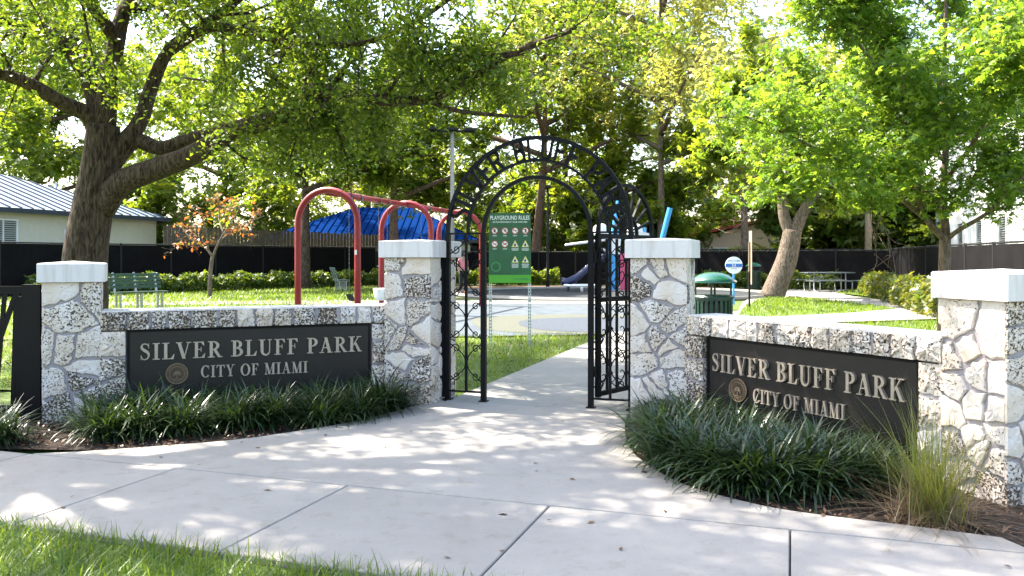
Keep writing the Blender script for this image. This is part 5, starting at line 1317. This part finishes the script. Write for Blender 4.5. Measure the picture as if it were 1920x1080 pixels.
hedge("low reddish-green flowering hedge along the fence by the white building", (14.6, 33.5), (10.6, 20.0), .9, .78, 8000, "leaf_hedge_red", .10)
hedge("shaded shrub row behind the picnic table along the back fence", (6.0, 43.2), (14.6, 37.2), .8, .7, 4500, "leaf_hedge", .13)
# feathery palm clump by the pink house
pm = thing("palm_clump", "feathery yellow-green palm clump in front of the pink house", "palm", ((1435 - 960) / F * 45, 45, 0), 0); rp_ = np.random.default_rng(6); fr_v, fr_f, fr_r = [], [], []
stems = MB()
for k in range(16):
    a = rp_.random() * 6.28; L = rp_.uniform(1.3, 2.3); b0 = np.array([pm.location.x + rp_.normal() * .35, 45 + rp_.normal() * .35, rp_.uniform(.5, 1.9)]); pts = []
    for i in range(9):
        t_ = i / 8; pts.append(b0 + np.array([math.cos(a) * L * t_ * .75, math.sin(a) * L * t_ * .75, L * (t_ * .95 - .75 * t_ * t_)]))
    stems.tube([tuple(p) for p in pts], [.02 * (1 - .8 * i / 8) for i in range(9)], 4); stems.tube([(b0[0], b0[1], -.06), tuple(b0)], .03, 5)
    for i in range(1, 9):
        for s in (-1, 1):
            for _ in range(3):
                q = pts[i - 1] + (pts[i] - pts[i - 1]) * rp_.random(); sd = np.array([-math.sin(a), math.cos(a), -.35]) * s + (pts[i] - pts[i - 1]) * 2; sd /= np.linalg.norm(sd); e = q + sd * .42; wv = np.array([0, 0, .03]); n0 = len(fr_v)
                fr_v += [q - wv * .5, q + wv * .5, e, (q + e) / 2 - wv]; fr_f.append((n0, n0 + 3, n0 + 2, n0 + 1)); fr_r.append(rp_.random())
stems.build("stem", "bark_young", pm, world=True); bulk("frond", np.array(fr_v), np.array(fr_f), "leaf_yellow", pm, world=True, rnd=np.array(fr_r))

# ------------------------------------------------------------------ liriope clumps in the beds
def clump_mesh(seed, n, length, width, mat, lean=1.05, spread=.07, bend=.75, segs=6, lmin=0.0):
    rng = np.random.default_rng(seed); base = np.column_stack([rng.normal(size=n) * spread, rng.normal(size=n) * spread, np.full(n, -.02)])
    if mat == "liriope": V, Fc, r = arc_blades(base, length, width, rng, t0=.8, curl=(1.3, 2.7))
    else: V, Fc, r = blades(base, length, width, rng, lean, segs, bend, lmin=lmin)
    V[:, 2] = np.maximum(V[:, 2], .004 - .03)
    me = bulk("foliage", V, Fc, mat, None, rnd=r); d_ = me.data; bpy.data.objects.remove(me); return d_
LIR = [clump_mesh(100 + i, 330, .42, .016, "liriope", lean=1.15, spread=.065, bend=1.0, lmin=.25) for i in range(4)]
def clump(label, x, y, i, sc, group):
    t = thing("liriope_clump", label, "plant", (x, y, -.01), i * 1.37, group); t.scale = (sc, sc, sc); add("foliage", LIR[i % 4], t); return t
rg = random.Random(12); i = 0
for row, (off, n, x0, x1) in enumerate(((.30, 8, .05, 1.04), (.62, 8, .0, 1.02), (.92, 7, -.02, .90))):
    for k in range(n):
        t_ = x0 + (x1 - x0) * (k + .5) / n - .02; bx, by = LW_A[0] + (LW_B[0] - LW_A[0]) * t_, LW_A[1] + (LW_B[1] - LW_A[1]) * t_; nx, ny = .36, -.93
        clump("dark shaded liriope clump, " + ("against the sign panel beside the rules sign pillar", "in the middle row of the shaded bed", "along the concrete edge of the shaded bed")[row], bx + nx * off + rg.uniform(-.08, .08), by + ny * off + rg.uniform(-.06, .06), i, rg.uniform(.82, 1.18) * (.85 if row == 0 else 1.0), ("shaded liriope clumps against the sign", "shaded liriope clumps in the middle row", "shaded liriope clumps along the concrete")[row]); i += 1
for xx, yy in ((-4.45, 6.75), (-4.05, 6.55), (-4.9, 6.9), (-5.4, 6.8)):
    clump("dark shaded liriope clump beside the black cut-out fence panel", xx, yy, i, rg.uniform(.8, 1.0), "liriope clumps by the cut-out fence"); i += 1
for row, (off, n, x0, x1) in enumerate(((.28, 7, .03, .95), (.58, 7, .07, .94), (.90, 7, .20, .92), (1.20, 5, .40, .84))):
    for k in range(n):
        t_ = x0 + (x1 - x0) * (k + .5) / n; bx, by = RW_A[0] + (RW_B[0] - RW_A[0]) * t_, RW_A[1] + (RW_B[1] - RW_A[1]) * t_; nx, ny = -.86, -.51
        clump("glossy sunlit liriope clump, " + ("against the sign panel beside the fountain grass", "in the middle row of the sunlit bed", "in the third row of the sunlit bed", "along the curved concrete edge of the sunlit bed")[row], bx + nx * off + rg.uniform(-.08, .08), by + ny * off + rg.uniform(-.06, .06), i, rg.uniform(.82, 1.18) * (.85 if row == 0 else 1.0), ("sunlit liriope clumps against the sign", "sunlit liriope clumps in the middle row", "sunlit liriope clumps in the third row", "sunlit liriope clumps along the concrete")[row]); i += 1
clump("small liriope clump at the foot of the gate pillar beside the gate leaf", 1.28, 7.36, i, .75, None)
def fountain(label, x, y, sc, seed):
    t = thing("fountain_grass", label, "grass tuft", (x, y, -.01), 0); t.scale = (sc, sc, sc)
    add("blades", clump_mesh(seed, 420, .72, .006, "fountain_grass", lean=.55, spread=.07, bend=.5), t); add("dry_skirt", clump_mesh(seed + 1, 420, .42, .006, "straw", lean=1.25, spread=.10, bend=.8), t)
fx_, fy_ = G(1775, 985)
fountain("upright fountain grass tuft with dry straw skirt before the end pillar", fx_, fy_ + .16, .88, 60)
fountain("dark fountain grass tuft with dry skirt before the cut-out fence panel", -4.75, 6.72, .85, 64)

# ------------------------------------------------------------------ lawn grass, litter, fallen leaves
def lawn(label, poly, n, L, wd, mat="grass", holes=(), segs=1, z=-.04, clumpy=0.0):
    P = scatter(poly, n, RNG, holes)
    if clumpy:
        k = RNG.random(len(P)) < .35 + .65 * (np.sin(P[:, 0] * 2.1 + np.sin(P[:, 1] * 1.7)) * .5 + .5); P = P[k]
    V, Fc, r = blades(np.column_stack([P, np.full(len(P), z)]), L, wd, RNG, .9, segs, .5)
    return stuff(bulk("lawn_grass", V, Fc, mat, rnd=r), label, "grass")
FRONT = [UV(-5, EDGE_V + .025), UV(3, EDGE_V + .025), UV(3, EDGE_V - .9), UV(-5, EDGE_V - 2.2)]
lawn("thick bright grass of the verge along the sidewalk edge", FRONT, 56000, .10, .0085, segs=2, z=-.02)
lawn("patchy grass between the gate and the blue play pad", LAWN_GATE, 42000, .13, .012, segs=1, clumpy=1)
lawn("sunny grass of the left lawn around the small orange-leaved tree", LAWN_LEFT, 60000, .13, .030)
lawn("sunny grass left of the play pad behind the cut-out fence panel", LAWN_SIDE, 30000, .13, .03)
lawn("sunny grass behind the right wall", LAWN_RIGHT, 42000, .13, .022)
lawn("grass island inside the winding path", ISLAND, 9000, .10, .028, z=-.01); lawn("grass tongue by the flowering hedge", TONGUE, 12000, .10, .03, z=-.01); lawn("shaded grass near the picnic pad", LAWN_BACK, 8000, .10, .03)
P = scatter(LAWN_GATE, 2600, RNG); V, Fc, r = leaves(np.column_stack([P, RNG.uniform(-.02, .03, len(P))]), .06, LEAF_OAK, RNG, 1.6, 0); stuff(bulk("leaf_litter", V, Fc, "dry_leaf", rnd=r), "scattered brown leaves on the patchy grass", "leaves")
lv = LEAF_OAK; DL = []
for s_ in range(3):
    V, Fc, r = leaves(np.zeros((1, 3)), .05, LEAF_OAK, np.random.default_rng(s_), 2.2, 0); o_ = bulk("fallen_leaf", V, Fc, "dry_leaf", rnd=r); DL.append(o_.data); bpy.data.objects.remove(o_)
rg = random.Random(3); cnt = 0
while cnt < 46:
    u, v = rg.uniform(-4, 4), rg.uniform(EDGE_V + .1, 1.5)
    x, y = UV(u, v)
    if v > J1V and not in_poly(np.array([[x, y]]), ap)[0] and not (v > -.1 and abs(u) < .85): continue
    o_ = add("fallen_leaf", DL[cnt % 3]); o_.location = (x, y, .006); o_.rotation_euler = (0, 0, rg.random() * 6); s_ = rg.uniform(.5, 1.1); o_.scale = (s_, s_, s_)
    tag(o_, "small dry brown leaf fallen on the pale concrete walk", "leaf", "fallen leaves on the walk"); cnt += 1
